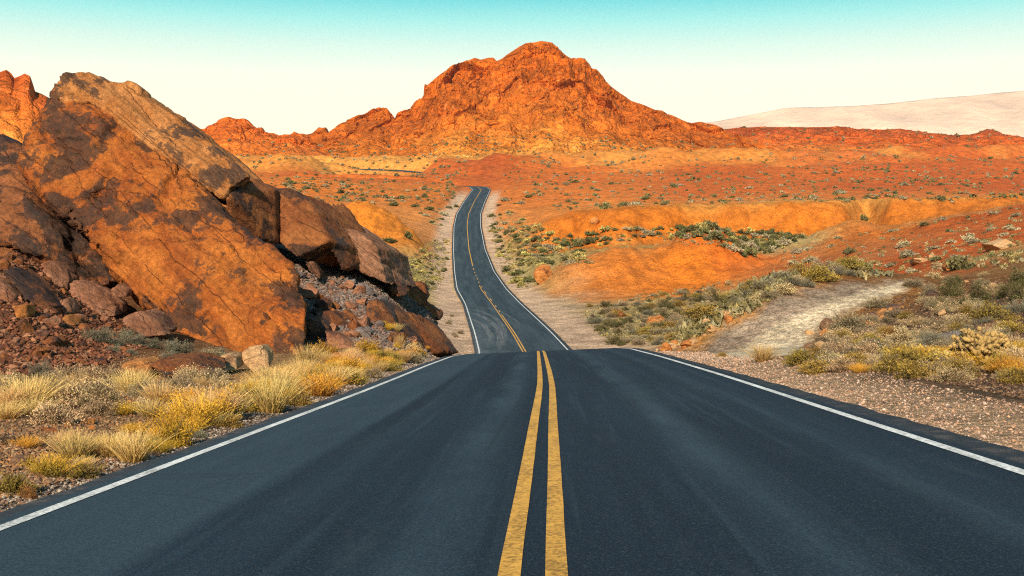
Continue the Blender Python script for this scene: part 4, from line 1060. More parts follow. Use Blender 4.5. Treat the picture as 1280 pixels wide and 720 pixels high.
def leaf_quads(C, D, L, W, rg):
    """pointed leaves at C along D, length L, width W"""
    n = len(C); side = unit(np.cross(D, unit(rg.normal(size=(n, 3)))))
    a = C - D * L[:, None] * .5; b_ = C + D * L[:, None] * .5
    V = np.stack([a, C + side * W[:, None] * .5, b_, C - side * W[:, None] * .5], 1)
    return V.reshape(-1, 3), np.arange(n * 4).reshape(n, 4)

def twig_strips(A, B_, w0, w1):
    """three-sided tapered twigs from A to B"""
    n = len(A); d = unit(B_ - A); s = unit(np.cross(d, np.array([.3, .2, .93]))); t = np.cross(d, s)
    ring = [s, -.5 * s + .87 * t, -.5 * s - .87 * t]
    V = np.concatenate([np.stack([A + r * w0[:, None] for r in ring], 1), np.stack([B_ + r * w1[:, None] for r in ring], 1)], 1)
    f = np.array([(0, 1, 4, 3), (1, 2, 5, 4), (2, 0, 3, 5)])
    return V.reshape(-1, 3), (f[None] + (np.arange(n) * 6)[:, None, None]).reshape(-1, 4)

def shrub_meshes(name, seed, h, r, nclump, nleaf, leaf, base, tip, jit=.25, flat=.35, up=.4, spread=.16, thin=3.2, stem_col=None):
    """foliage mesh and stem mesh of one bush; sizes in metres"""
    rg = np.random.default_rng(seed)
    th = rg.uniform(0, 6.283, nclump); el = np.arcsin(rg.uniform(.02, 1, nclump)); rad = rg.uniform(.62, 1.0, nclump) * (1 + .22 * np.sin(3 * th + seed))
    C = np.stack([np.cos(th) * np.cos(el) * r * rad, np.sin(th) * np.cos(el) * r * rad, (flat * .3 + np.sin(el) * .92) * h * rad], -1)
    C[:, 2] = np.maximum(C[:, 2], .06 * h)
    k = rg.integers(0, nclump, nleaf)
    t = rg.uniform(.55, 1.0, nleaf)[:, None]
    Pt = C[k] * t + rg.normal(size=(nleaf, 3)) * spread * np.array([r, r, h * .7]) * (1.15 - .6 * (1 - t))
    Pt[:, 2] = np.abs(Pt[:, 2]) + .01
    D = unit(unit(C[k] + np.array([0, 0, .2 * h])) * (1 - up) + np.array([0, 0, up]) + rg.normal(size=(nleaf, 3)) * .55)
    L = leaf * rg.uniform(.6, 1.4, nleaf)
    V, Fq = leaf_quads(Pt, D, L, L / thin, rg)
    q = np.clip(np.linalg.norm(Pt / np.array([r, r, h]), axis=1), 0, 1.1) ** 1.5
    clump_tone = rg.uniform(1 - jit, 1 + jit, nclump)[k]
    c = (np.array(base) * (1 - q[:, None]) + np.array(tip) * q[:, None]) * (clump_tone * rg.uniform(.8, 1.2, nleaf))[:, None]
    fo = mesh_np(name + '_foliage', V, Fq, ML, False, np.clip(np.repeat(c, 4, 0), 0, 1))
    A = rg.normal(size=(nclump, 3)) * .06 * r; A[:, 2] = -.03
    mid = C * .5 + rg.normal(size=C.shape) * .05 * r + np.array([0, 0, .08 * h])
    v1, f1 = twig_strips(A, mid, np.full(nclump, .016 * r + .003), np.full(nclump, .01 * r + .002))
    v2, f2 = twig_strips(mid, C, np.full(nclump, .01 * r + .002), np.full(nclump, .004 * r + .001))
    kk = rg.integers(0, nclump, nclump * 3)
    v3, f3 = twig_strips(mid[kk], C[kk] + rg.normal(size=(len(kk), 3)) * spread * r * 1.3, np.full(len(kk), .006 * r + .001), np.full(len(kk), .003 * r + .001))
    st = mesh_np(name + '_stems', np.concatenate([v1, v2, v3]), np.concatenate([f1, f2 + len(v1), f3 + len(v1) + len(v2)]), stem_col or MS, False)
    return fo, st

def grass_mesh(name, seed, h, r0, n, base, tip, lean=.55, w=.008, head=None, curl=.35):
    rg = np.random.default_rng(seed)
    a = rg.uniform(0, 6.283, n); rr = r0 * np.sqrt(rg.random(n))
    root = np.stack([np.cos(a) * rr, np.sin(a) * rr, 0 * a - .02], -1)
    a2 = a + rg.normal(size=n) * .6
    out = np.stack([np.cos(a2), np.sin(a2), 0 * a], -1)
    ln = rg.uniform(.1, 1, n) ** 1.1 * lean * (.4 + rr / r0); H = h * rg.uniform(.55, 1.1, n)
    s = np.cross(out, [0, 0, 1]); s = unit(s * 1.0 + rg.normal(size=s.shape) * .8)
    pts = []
    for t in (0, .35, .7, 1.0):
        pts.append(root + out * (ln * H * (t + curl * t * t))[:, None] + np.array([0, 0, 1]) * (H * (t - .28 * ln * t * t))[:, None])
    W = w * rg.uniform(.6, 1.4, n)
    V = []
    for p, k in zip(pts, (1, .9, .65, .15)): V += [p - s * (W * k)[:, None], p + s * (W * k)[:, None]]
    V = np.stack(V, 1); f = np.array([(0, 1, 3, 2), (2, 3, 5, 4), (4, 5, 7, 6)])
    Fq = (f[None] + (np.arange(n) * 8)[:, None, None]).reshape(-1, 4)
    tt = np.repeat([0, .35, .7, 1.0], 2)
    tone = rg.uniform(.72, 1.25, n)[:, None, None]
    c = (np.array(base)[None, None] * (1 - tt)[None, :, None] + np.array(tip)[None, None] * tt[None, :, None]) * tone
    V = V.reshape(-1, 3); c = c.reshape(-1, 3)
    if head:
        m = int(n * head[1]); k = rg.integers(0, n, m); t = rg.uniform(.5, 1, m)[:, None]
        C = pts[1][k] * (1 - t) + pts[3][k] * t + rg.normal(size=(m, 3)) * .03 * h
        hv, hf = leaf_quads(C, unit(out[k] * .5 + np.array([0, 0, 1]) + rg.normal(size=(m, 3)) * .6), head[2] * rg.uniform(.6, 1.4, m), head[2] * .4 * rg.uniform(.6, 1.4, m), rg)
        Fq = np.concatenate([Fq, hf + len(V)]); V = np.concatenate([V, hv])
        c = np.concatenate([c, np.repeat(np.array(head[0]) * rg.uniform(.7, 1.25, (m, 1)), 4, 0)])
    return mesh_np(name, V, Fq, MGR, False, np.clip(c, 0, 1))

def cholla_meshes(seed):
    """stubby fuzzy joints in rounded clusters"""
    rg = np.random.default_rng(seed); n = 260
    th = rg.uniform(0, 6.283, n); el = np.arcsin(rg.uniform(.05, 1, n))
    C = np.stack([np.cos(th) * np.cos(el) * .5, np.sin(th) * np.cos(el) * .5, .12 + np.sin(el) * .5], -1) * rg.uniform(.6, 1.05, n)[:, None] * (1 + .15 * np.sin(4 * th))[:, None]
    V, Fq, Cc = [], [], []; off = 0
    for k in range(n):
        d = unit(C[k] * np.array([1, 1, .6]) + rg.normal(size=3) * .45 + np.array([0, 0, .3])); L = rg.uniform(.07, .11); rad = rg.uniform(.023, .034)
        s = unit(np.cross(d, [.3, .1, .9])); t = np.cross(d, s); ring = []
        for j, (q, rk) in enumerate(((-.5, .5), (-.25, 1), (.15, 1.05), (.42, .75), (.52, .25))):
            for i in range(7):
                a = i * 6.283 / 7
                ring.append(C[k] + d * L * q + (s * np.cos(a) + t * np.sin(a)) * rad * rk)
        V.append(ring); f = []
        for j in range(4):
            for i in range(7): f.append((off + j * 7 + i, off + j * 7 + (i + 1) % 7, off + j * 7 + 7 + (i + 1) % 7, off + j * 7 + 7 + i))
        Fq += f; off += 35
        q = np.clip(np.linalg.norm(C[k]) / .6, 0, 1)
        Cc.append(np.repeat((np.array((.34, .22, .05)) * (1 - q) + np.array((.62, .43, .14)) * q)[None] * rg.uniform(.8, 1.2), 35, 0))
    V = np.array(V).reshape(-1, 3); Cc = np.concatenate(Cc); Fq = np.array(Fq)
    # spines
    m = 6000; k = rg.integers(0, len(V), m); D = unit(V[k] - C[k // 35] + rg.normal(size=(m, 3)) * .02)
    sv, sf = leaf_quads(V[k] + D * .006, D, rg.uniform(.016, .03, m), np.full(m, .005), rg)
    Fq = np.concatenate([Fq, sf + len(V)]); V = np.concatenate([V, sv]); Cc = np.concatenate([Cc, np.repeat(np.array((.68, .50, .2)) * rg.uniform(.75, 1.15, (m, 1)), 4, 0)])
    fo = mesh_np('cholla_joints', V, Fq, MGR, False, np.clip(Cc, 0, 1))
    A = rg.normal(size=(n, 3)) * .04; A[:, 2] = -.02
    v1, f1 = twig_strips(A, C, np.full(n, .02), np.full(n, .018))
    return fo, mesh_np('cholla_stems', v1, f1, mat_plain('cholla_trunk', (.2, .13, .06)), False)

PROTO = {}
def proto(kind, meshes): PROTO.setdefault(kind, []).append(meshes)
for s in range(3):
    proto('straw', (grass_mesh('bunchgrass', 500 + s, .62, .14, 420, (.34, .19, .05), (.68, .46, .19), .62, .006, ((.64, .42, .13), 1.2, .03)),))
    proto('gold', (grass_mesh('bunchgrass', 520 + s, .5, .2, 380, (.28, .15, .03), (.60, .33, .045), .8, .006, ((.62, .34, .035), 3.4, .032)),))
    proto('rabbit', shrub_meshes('rabbitbrush', 540 + s, .55, .42, 46, 3400, .05, (.17, .11, .03), (.62, .31, .025), .3, .3, .55, .13))
    proto('olive', shrub_meshes('rabbitbrush', 560 + s, .5, .45, 44, 3600, .05, (.085, .062, .018), (.33, .215, .04), .28, .3, .6, .12))
    proto('tan', shrub_meshes('brittlebush', 580 + s, .5, .5, 60, 3600, .045, (.14, .085, .04), (.56, .40, .20), .25, .3, .35, .12))
    proto('sage', shrub_meshes('sagebrush', 600 + s, .5, .5, 55, 3400, .05, (.06, .048, .026), (.32, .25, .14), .25, .35, .4, .12))
    proto('grey', shrub_meshes('sagebrush', 620 + s, .5, .48, 55, 3400, .045, (.055, .05, .034), (.20, .19, .125), .25, .35, .4, .12))
    proto('creosote', shrub_meshes('creosote_bush', 640 + s, .75, .5, 30, 3200, .055, (.05, .045, .015), (.135, .115, .042), .3, .2, .6, .10))
    proto('rust', shrub_meshes('rabbitbrush', 660 + s, .5, .38, 34, 2200, .05, (.16, .075, .02), (.36, .17, .04), .3, .3, .6, .12))
proto('cholla', cholla_meshes(700)); proto('cholla', cholla_meshes(701))
for s in range(4):
    proto('far_dark', (shrub_meshes('desert_shrub', 720 + s, .5, .52, 22, 420, .17, (.07, .06, .02), (.17, .155, .06), .35, .3, .4, .14, 2.0)[0],))
    proto('far_grey', (shrub_meshes('desert_shrub', 740 + s, .46, .55, 22, 420, .17, (.17, .13, .07), (.36, .30, .18), .3, .3, .4, .14, 2.0)[0],))
    proto('far_green', (shrub_meshes('desert_shrub', 760 + s, .52, .55, 22, 420, .17, (.055, .05, .018), (.13, .125, .045), .35, .3, .4, .14, 2.0)[0],))
    proto('far_yellow', (shrub_meshes('desert_shrub', 780 + s, .45, .55, 22, 420, .17, (.22, .17, .05), (.46, .37, .12), .3, .3, .4, .14, 2.0)[0],))
# kind -> object name, everyday word, half-width of the prototype
INFO = {'straw': ('bunchgrass', 'grass tuft', .42), 'gold': ('bunchgrass', 'grass tuft', .42), 'rabbit': ('rabbitbrush', 'bush', .47), 'olive': ('rabbitbrush', 'bush', .5), 'rust': ('rabbitbrush', 'bush', .42),
        'tan': ('brittlebush', 'bush', .55), 'sage': ('sagebrush', 'shrub', .55), 'grey': ('sagebrush', 'shrub', .53), 'creosote': ('creosote_bush', 'shrub', .52), 'cholla': ('cholla_cactus', 'cactus', .55),
        'far_dark': ('desert_shrub', 'shrub', .57), 'far_grey': ('desert_shrub', 'shrub', .6), 'far_green': ('desert_shrub', 'shrub', .6), 'far_yellow': ('desert_shrub', 'shrub', .6)}
NAME_NOW = [None]
def plant(kind, loc, s, label, group=None, sz=1.0, name=None, vi=None):
    name = name or NAME_NOW[0]
    ms = PROTO[kind]; k = random.randrange(len(ms)) if vi is None else vi % len(ms); ms = ms[k]
    nm, cat, _ = INFO[kind]; nm = name or nm
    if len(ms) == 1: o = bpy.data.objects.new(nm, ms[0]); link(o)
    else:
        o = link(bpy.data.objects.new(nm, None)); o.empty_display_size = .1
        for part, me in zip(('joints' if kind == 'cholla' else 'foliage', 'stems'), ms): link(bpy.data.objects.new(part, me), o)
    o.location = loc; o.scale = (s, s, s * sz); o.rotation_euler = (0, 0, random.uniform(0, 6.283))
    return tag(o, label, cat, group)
def plant_px(kind, px, py, wpx, label, group=None, sz=1.0, vi=None):
    X, Y, z, ok = hit([px], [py]); s = wpx / F * Y[0] / (2 * INFO[kind][2])
    lat = X[0] - road_x(Y[0]); need = 4.2 + .42 * wpx / F * Y[0]
    if abs(lat) < need and Y[0] < 470:
        X = np.array([road_x(Y[0]) + math.copysign(need, lat)]); z = ground_z(X, Y)
    return plant(kind, (X[0], Y[0], z[0] - .02), s, label, group, sz, None, vi)

# plants one can point at: kind, photo column, foot row, width in photo pixels, height factor, label
for kind, px, py, w, sz, lab in (
    ('olive', 14, 616, 62, 1.0, 'dark green bush cut by the left edge just above the road'),
    ('rust', 36, 622, 30, 1.0, 'rust-brown dead bush right of the dark green bush at the left edge'),
    ('olive', 62, 596, 52, .9, 'yellow-green bush behind the rust-brown dead bush'),
    ('olive', 104, 598, 58, .8, 'low olive-gold bush between the yellow-green bush and the tall straw tuft'),
    ('straw', 166, 578, 62, 1.05, 'tall pale straw tuft with splayed stalks at the gravel edge'),
    ('straw', 134, 572, 46, .9, 'shorter straw tuft left of the tall pale straw tuft'),
    ('gold', 195, 566, 44, .8, 'orange-gold tuft right of the tall pale straw tuft'),
    ('rabbit', 221, 558, 58, 1.25, 'tall yellow leafy bush by the gravel, fourth clump along the road from the left'),
    ('grey', 247, 548, 34, .8, 'low grey-green bush right of the tall yellow leafy bush'),
    ('rabbit', 272, 528, 56, 1.1, 'golden bush above the low grey-green bush'),
    ('olive', 288, 534, 48, .8, 'olive bush in front of the golden bush'),
    ('gold', 318, 512, 64, 1.0, 'bright orange-yellow grass clump left of the big straw tuft'),
    ('straw', 357, 517, 60, 1.15, 'big straw tuft with upright stalks, the tallest tuft by the left gravel edge'),
    ('olive', 392, 506, 50, .9, 'olive-brown bush right of the big straw tuft'),
    ('gold', 426, 494, 60, .9, 'golden clump right of the olive-brown bush'),
    ('olive', 452, 482, 46, .9, 'dark-flecked olive bush further along the gravel edge'),
    ('sage', 496, 470, 40, .8, 'pale sage bush near the crest at the left road edge'),
    ('olive', 530, 461, 38, .8, 'green-gold bush near the crest at the left road edge'),
    ('sage', 558, 452, 34, .8, 'last pale bush before the crest at the left road edge'),
    ('tan', 24, 508, 60, 1.0, 'tan bush cut by the left edge below the red rubble'),
    ('tan', 66, 530, 72, 1.0, 'wide straw-coloured bush below the tan bush at the left edge'),
    ('tan', 90, 502, 64, 1.1, 'large tan bush in the middle of the pale bushes on the left'),
    ('tan', 140, 484, 66, 1.0, 'large pale bush in front of the orange-red boulder'),
    ('tan', 200, 502, 56, .9, 'tan bush right of the small flat red rock'),
    ('olive', 162, 516, 34, .8, 'small green bush on the bare ground below the tan bushes'),
    ('grey', 51, 470, 36, 1.3, 'dark grey-green bush alone on the red rubble slope'),
    ('tan', 230, 480, 40, .9, 'pale cream bush in front of the low red slab'),
    ('grey', 122, 426, 48, .8, 'blue-grey sagebrush at the foot of the rubble, left of the huge slab'),
    ('grey', 168, 430, 40, .8, 'grey sagebrush under the flat pinkish boulder'),
    ('grey', 222, 442, 46, .8, 'grey sagebrush at the lower edge of the huge slab'),
    ('sage', 262, 450, 42, .8, 'pale sagebrush at the base of the huge slab left of the peach boulder'),
    ('rabbit', 405, 446, 40, .9, 'orange-gold bush in front of the fractured dark rock'),
    ('rabbit', 458, 440, 34, .9, 'golden bush beneath the orange rounded rock'),
    ('tan', 508, 444, 40, .8, 'greyish cream bush in front of the black-faced leaning rock'),
    ('straw', 500, 436, 14, 2.0, 'single pale flower stalk clump standing before the black-faced rock'),
    ('cholla', 1228, 456, 92, .85, 'large yellow cholla cactus on the right bank'),
    ('cholla', 1176, 460, 42, .95, 'small yellow cholla cactus left of the large one'),
    ('olive', 1142, 464, 92, .75, 'wide olive-green bush left of the small yellow cholla'),
    ('olive', 1020, 466, 62, .6, 'low olive bush at the road edge below the pale clay bank'),
    ('tan', 1088, 430, 52, .8, 'cream bush in the middle of the right bank'),
    ('sage', 1062, 416, 66, .8, 'wide grey-green bush above the cream bush on the right bank'),
    ('creosote', 1222, 384, 50, .95, 'dark green creosote bush left of centre on the right slope'),
    ('creosote', 1200, 388, 34, .9, 'smaller dark green bush beside the dark green creosote'),
    ('creosote', 1274, 362, 40, 1.2, 'tall dark creosote bush cut by the right edge'),
    ('olive', 1240, 402, 72, .7, 'yellow-green bush between the creosote and the long grey rock'),
    ('tan', 1196, 408, 50, .7, 'straw-grey bush left of the yellow-green bush on the right bank'),
    ('sage', 1140, 358, 34, .7, 'pale sage bush at the top end of the clay bank'),
    ('far_dark', 1081, 338, 24, 1.0, 'dark round bush on the red slope above the clay bank'),
    ('grey', 1062, 344, 22, .8, 'grey-green bush left of the dark round bush above the clay bank'),
    ('sage', 1096, 384, 46, .6, 'pale grey bush on the clay bank face'),
    ('rust', 1112, 420, 30, .7, 'small rust-orange bush behind the wide olive-green bush'),
    ('straw', 1279, 466, 14, 2.2, 'thin pale stalks cut by the right edge above the gravel'),
    ('olive', 903, 446, 18, .8, 'small green-gold bush at the right road edge below the clay bank'),
    ('straw', 953, 452, 40, .8, 'straw tuft at the right road edge under the clay bank'),
    ('far_green', 577, 259, 9, 1.1, 'lone dark shrub touching the left road edge near the far rise'),
    ('far_green', 487, 307, 24, .7, 'dark green bush at the foot of the left orange mound'),
    ('far_green', 509, 303, 14, 1.2, 'taller dark bush right of the dark green bush at the left orange mound'),
    ('far_dark', 742, 309, 10, 1.0, 'single dark shrub in front of the long orange ridge'),
    ('far_dark', 1078, 282, 18, 1.0, 'dark bush in the gully of the long orange ridge')):
    plant_px(kind, px, py, w, lab, None, sz)

def scatter(poly, n, kinds, smin, smax, label, group, seed, sz=(.7, 1.05), gap=.5, clump=0.0):
    """plants of width smin..smax metres over a patch of ground seen in the photograph"""
    rg = np.random.default_rng(seed); px, py = sample_poly(poly, n * (4 if clump else 2), rg); X, Y, z, ok = hit(px, py, 8, 900)
    cl = fbm(np.stack([X / 22, Y / 45, 0 * X + seed], -1), 3, 5) if clump else None
    done = []
    for i in range(len(px)):
        if not ok[i] or len(done) >= n: continue
        if clump and cl[i] < rg.normal() * .16 - .08: continue
        w = smin + (smax - smin) * rg.random() ** (2.4 if clump else 1.6)
        if abs(X[i] - road_x(Y[i])) < 4.5 + w * .4 and Y[i] < 470: continue
        if any((X[i] - a) ** 2 + (Y[i] - b_) ** 2 < (gap * (w + c)) ** 2 for a, b_, c in done): continue
        done.append((X[i], Y[i], w)); kd = kinds[rg.integers(len(kinds))]
        plant(kd, (X[i], Y[i], z[i] - .02), w / (2 * INFO[kd][2]), label[kd] if isinstance(label, dict) else label, group, rg.uniform(*sz))
    return len(done)

G = 'plants in the golden strip along the left road edge'
scatter([(110, 596), (190, 560), (330, 478), (420, 445), (480, 440), (560, 436), (590, 442), (540, 458), (420, 504), (300, 548), (130, 606)], 150, ['gold', 'straw', 'rabbit', 'straw', 'olive', 'straw', 'rabbit'], .4, .95,
        {'gold': 'golden grass tuft packed in the strip along the left road edge', 'straw': 'straw grass tuft packed in the strip along the left road edge', 'rabbit': 'yellow bush packed in the strip along the left road edge', 'olive': 'olive bush packed in the strip along the left road edge'}, G, 901, (.7, 1.1), .2)
scatter([(0, 482), (100, 468), (215, 480), (250, 470), (330, 470), (260, 505), (150, 520), (60, 545), (0, 545)], 34, ['tan', 'tan', 'sage', 'straw'], .5, 1.0,
        {'tan': 'dry tan bush on the flat below the red rubble', 'sage': 'pale sagebrush on the flat below the red rubble', 'straw': 'straw tuft on the flat below the red rubble'}, 'dry plants on the flat below the rubble', 902, (.7, 1.0), .3)
scatter([(60, 560), (190, 535), (240, 520), (200, 560), (60, 605)], 12, ['straw', 'olive', 'gold'], .25, .5, {'straw': 'small straw tuft beside the bare ground near the left gravel', 'olive': 'small olive bush beside the bare ground near the left gravel', 'gold': 'small golden tuft beside the bare ground near the left gravel'}, 'small plants near the left gravel', 903)
scatter([(95, 405), (150, 415), (290, 440), (270, 455), (180, 445), (110, 435)], 16, ['grey', 'sage', 'grey'], .4, .9, 'grey sagebrush along the foot of the huge slab', 'sagebrush below the huge slab', 904)
scatter([(1000, 452), (1016, 436), (1040, 412), (1065, 400), (1150, 392), (1280, 388), (1280, 418), (1180, 440), (1120, 460), (1000, 464)], 115, ['sage', 'tan', 'grey', 'olive', 'sage', 'tan'], .45, 1.15,
        {'sage': 'grey-green sagebrush on the bank right of the road', 'grey': 'dull grey sagebrush on the bank right of the road', 'tan': 'cream dry bush on the bank right of the road', 'olive': 'olive bush on the bank right of the road'}, 'shrubs on the right bank', 905, (.6, .95), .22)
scatter([(1288, 345), (1560, 300), (1560, 480), (1288, 470)], 34, ['sage', 'tan', 'grey', 'olive'], .5, 1.2,
        {'sage': 'grey-green sagebrush on the bank right of the road', 'grey': 'dull grey sagebrush on the bank right of the road', 'tan': 'cream dry bush on the bank right of the road', 'olive': 'olive bush on the bank right of the road'}, 'shrubs on the right bank', 915, (.6, .95), .3)
scatter([(1120, 352), (1280, 330), (1280, 388), (1150, 392)], 26, ['sage', 'creosote', 'tan'], .6, 1.3, {'sage': 'sagebrush on the brown upper right slope', 'creosote': 'dark bush on the brown upper right slope', 'tan': 'straw bush on the brown upper right slope'}, 'shrubs on the upper right slope', 906)
DIPL = {'sage': 'sagebrush in the dip between the turnout and the clay bank', 'grey': 'dull grey shrub in the dip between the turnout and the clay bank', 'olive': 'olive shrub in the dip between the turnout and the clay bank', 'creosote': 'dark shrub in the dip between the turnout and the clay bank'}
scatter([(735, 382), (800, 371), (905, 364), (890, 392), (842, 432), (770, 432), (742, 410)], 130, ['sage', 'grey', 'olive', 'sage', 'creosote'], 1.0, 2.6, DIPL, 'shrubs in the dip right of the road', 907, (.5, .8), .2)
scatter([(890, 374), (1000, 342), (1075, 336), (1000, 362), (930, 384)], 50, ['sage', 'grey', 'olive', 'tan'], .9, 2.2, {**DIPL, 'tan': 'cream shrub in the dip between the turnout and the clay bank'}, 'shrubs in the dip right of the road', 917, (.6, .95), .25)
NAME_NOW[0] = 'desert_bush'  # generic far desert shrubs, species not known
scatter([(950, 322), (1060, 300), (1280, 262), (1280, 335), (1120, 345), (1040, 350), (960, 345)], 60, ['far_grey', 'far_dark', 'far_grey'], .8, 2.4, {'far_grey': 'pale shrub dotted over the dark red slope on the right', 'far_dark': 'dark shrub dotted over the dark red slope on the right'}, 'shrubs on the dark red slope', 908)
scatter([(612, 272), (640, 268), (700, 308), (740, 332), (690, 338), (668, 358), (640, 358), (624, 328)], 165, ['far_yellow', 'far_green', 'far_grey', 'far_yellow', 'far_dark'], 1.5, 3.2,
        {'far_yellow': 'yellow-green shrub in the scrub along the right road edge in the valley', 'far_green': 'green shrub in the scrub along the right road edge in the valley', 'far_grey': 'grey shrub in the scrub along the right road edge in the valley', 'far_dark': 'dark shrub in the scrub along the right road edge in the valley'}, 'roadside scrub right of the valley road', 909, (.55, .9), .2)
NAME_NOW[0] = 'wash_bush'  # same generic far shrub shapes in the wash, no particular species
scatter([(670, 318), (720, 302), (800, 290), (880, 292), (960, 296), (1020, 302), (960, 322), (930, 328), (885, 306), (800, 302), (740, 316)], 150, ['far_green', 'far_grey', 'far_green', 'far_dark', 'far_yellow'], 1.4, 3.4,
        {'far_green': 'dark green bush in the wash behind the orange mound', 'far_grey': 'pale bush in the wash behind the orange mound', 'far_dark': 'brownish bush in the wash behind the orange mound', 'far_yellow': 'yellowish bush in the wash behind the orange mound'}, 'bushes in the wash behind the orange mound', 910, (.7, 1.15), .25)
NAME_NOW[0] = 'desert_bush'
scatter([(486, 368), (505, 340), (540, 302), (563, 298), (562, 330), (550, 352), (524, 366)], 90, ['far_yellow', 'far_yellow', 'far_grey', 'far_green'], .9, 2.2,
        {'far_yellow': 'yellow-green shrub in the scrub along the left road edge in the valley', 'far_grey': 'pale shrub in the scrub along the left road edge in the valley', 'far_green': 'green shrub in the scrub along the left road edge in the valley'}, 'roadside scrub left of the valley road', 911, (.6, 1), .3)
NAME_NOW[0] = None
scatter([(555, 400), (575, 388), (590, 400), (580, 425), (560, 420)], 7, ['olive', 'sage'], .7, 1.6, {'olive': 'green shrub on the dirt left of the road in the dip', 'sage': 'pale shrub on the dirt left of the road in the dip'}, 'shrubs by the left turnout', 912)
scatter([(310, 216), (440, 222), (585, 222), (574, 262), (545, 298), (530, 275), (480, 258), (400, 258), (340, 240)], 115, ['far_dark', 'far_green', 'far_grey'], 1.0, 3.8,
        {'far_dark': 'dark shrub dotting the red plain left of the road', 'far_green': 'green shrub dotting the red plain left of the road', 'far_grey': 'pale shrub dotting the red plain left of the road'}, 'shrubs on the plain left of the road', 913, (.6, 1), .35, 1)
scatter([(618, 262), (640, 228), (800, 222), (1280, 218), (1280, 254), (1080, 258), (900, 262), (680, 270)], 172, ['far_dark', 'far_grey', 'far_green', 'far_grey'], 1.1, 4.0,
        {'far_dark': 'dark shrub dotting the red plain right of the road', 'far_green': 'green shrub dotting the red plain right of the road', 'far_grey': 'pale shrub dotting the red plain right of the road'}, 'shrubs on the plain right of the road', 914, (.6, 1), .35, 1)

# a fringe of short tufts where the grass meets the gravel
def fringe():
    rg = np.random.default_rng(930)
    for k in range(62):
        Y = 8.5 + 43 * rg.random() ** .9; lat = -(4.75 + 1.7 * rg.random() ** 1.5); X = road_x(Y) + lat
        kd = ['gold', 'straw', 'rabbit', 'gold'][rg.integers(4)]; w = rg.uniform(.25, .6)
        plant(kd, (X, Y, float(ground_z(np.array([X]), np.array([Y]))[0]) - .02), w / (2 * INFO[kd][2]), 'short golden tuft in the fringe beside the left gravel edge', 'short tufts along the left gravel edge', rg.uniform(.8, 1.1))
fringe()
scatter([(1030, 462), (1100, 450), (1160, 440), (1285, 425), (1285, 484), (1190, 478), (1100, 470)], 46, ['olive', 'tan', 'sage', 'gold'], .4, .95, {'olive': 'yellow-green bush around the cholla on the lower right bank', 'tan': 'cream bush around the cholla on the lower right bank', 'sage': 'grey-green bush around the cholla on the lower right bank', 'gold': 'golden tuft around the cholla on the lower right bank'}, 'plants around the cholla', 931, (.7, 1), .25)

# low scrub between the bushes of the valley floor, one object
def low_scrub():
    rg = np.random.default_rng(940); PT = []
    for poly, n in (([(612, 272), (640, 268), (700, 308), (745, 335), (690, 340), (668, 360), (640, 360), (622, 328)], 900), ([(730, 385), (800, 370), (1000, 342), (960, 378), (850, 432), (760, 430), (735, 405)], 900),
                    ([(486, 370), (505, 340), (540, 300), (563, 296), (562, 345), (545, 362)], 600), ([(670, 318), (720, 304), (880, 292), (1020, 300), (960, 324), (800, 302)], 500), ([(950, 322), (1280, 265), (1280, 335), (1040, 350)], 420)):
        px, py = sample_poly(poly, n, rg); X, Y, z, ok = hit(px, py); ok &= np.abs(X - road_x(Y)) > 5.5; PT.append(np.stack([X, Y, z], -1)[ok])
    PT = np.concatenate(PT); n = len(PT); m = 16; w = rg.uniform(.2, .7, n)
    d = rg.normal(size=(n, m, 3)); d /= np.linalg.norm(d, axis=-1, keepdims=True); d[:, :, 2] = np.abs(d[:, :, 2]) * .8
    C = PT[:, None] + d * rg.uniform(.3, 1, (n, m, 1)) * w[:, None, None] * .6
    D = unit(rg.normal(size=(n * m, 3)) + np.array([0, 0, 1.2])); L = np.repeat(w * .6, m)
    V, Fq = leaf_quads(C.reshape(-1, 3), D, L, L * .35, rg)
    pal = np.array([(.36, .28, .10), (.42, .34, .17), (.22, .18, .07), (.30, .26, .14), (.14, .12, .05)])
    c = np.repeat(pal[rg.integers(0, 5, n)], m, 0) * rg.uniform(.7, 1.25, (n * m, 1))
    tag(link(bpy.data.objects.new('low_scrub', mesh_np('low_scrub', V, Fq, ML, False, np.repeat(c, 4, 0)))), kind='stuff')
low_scrub()

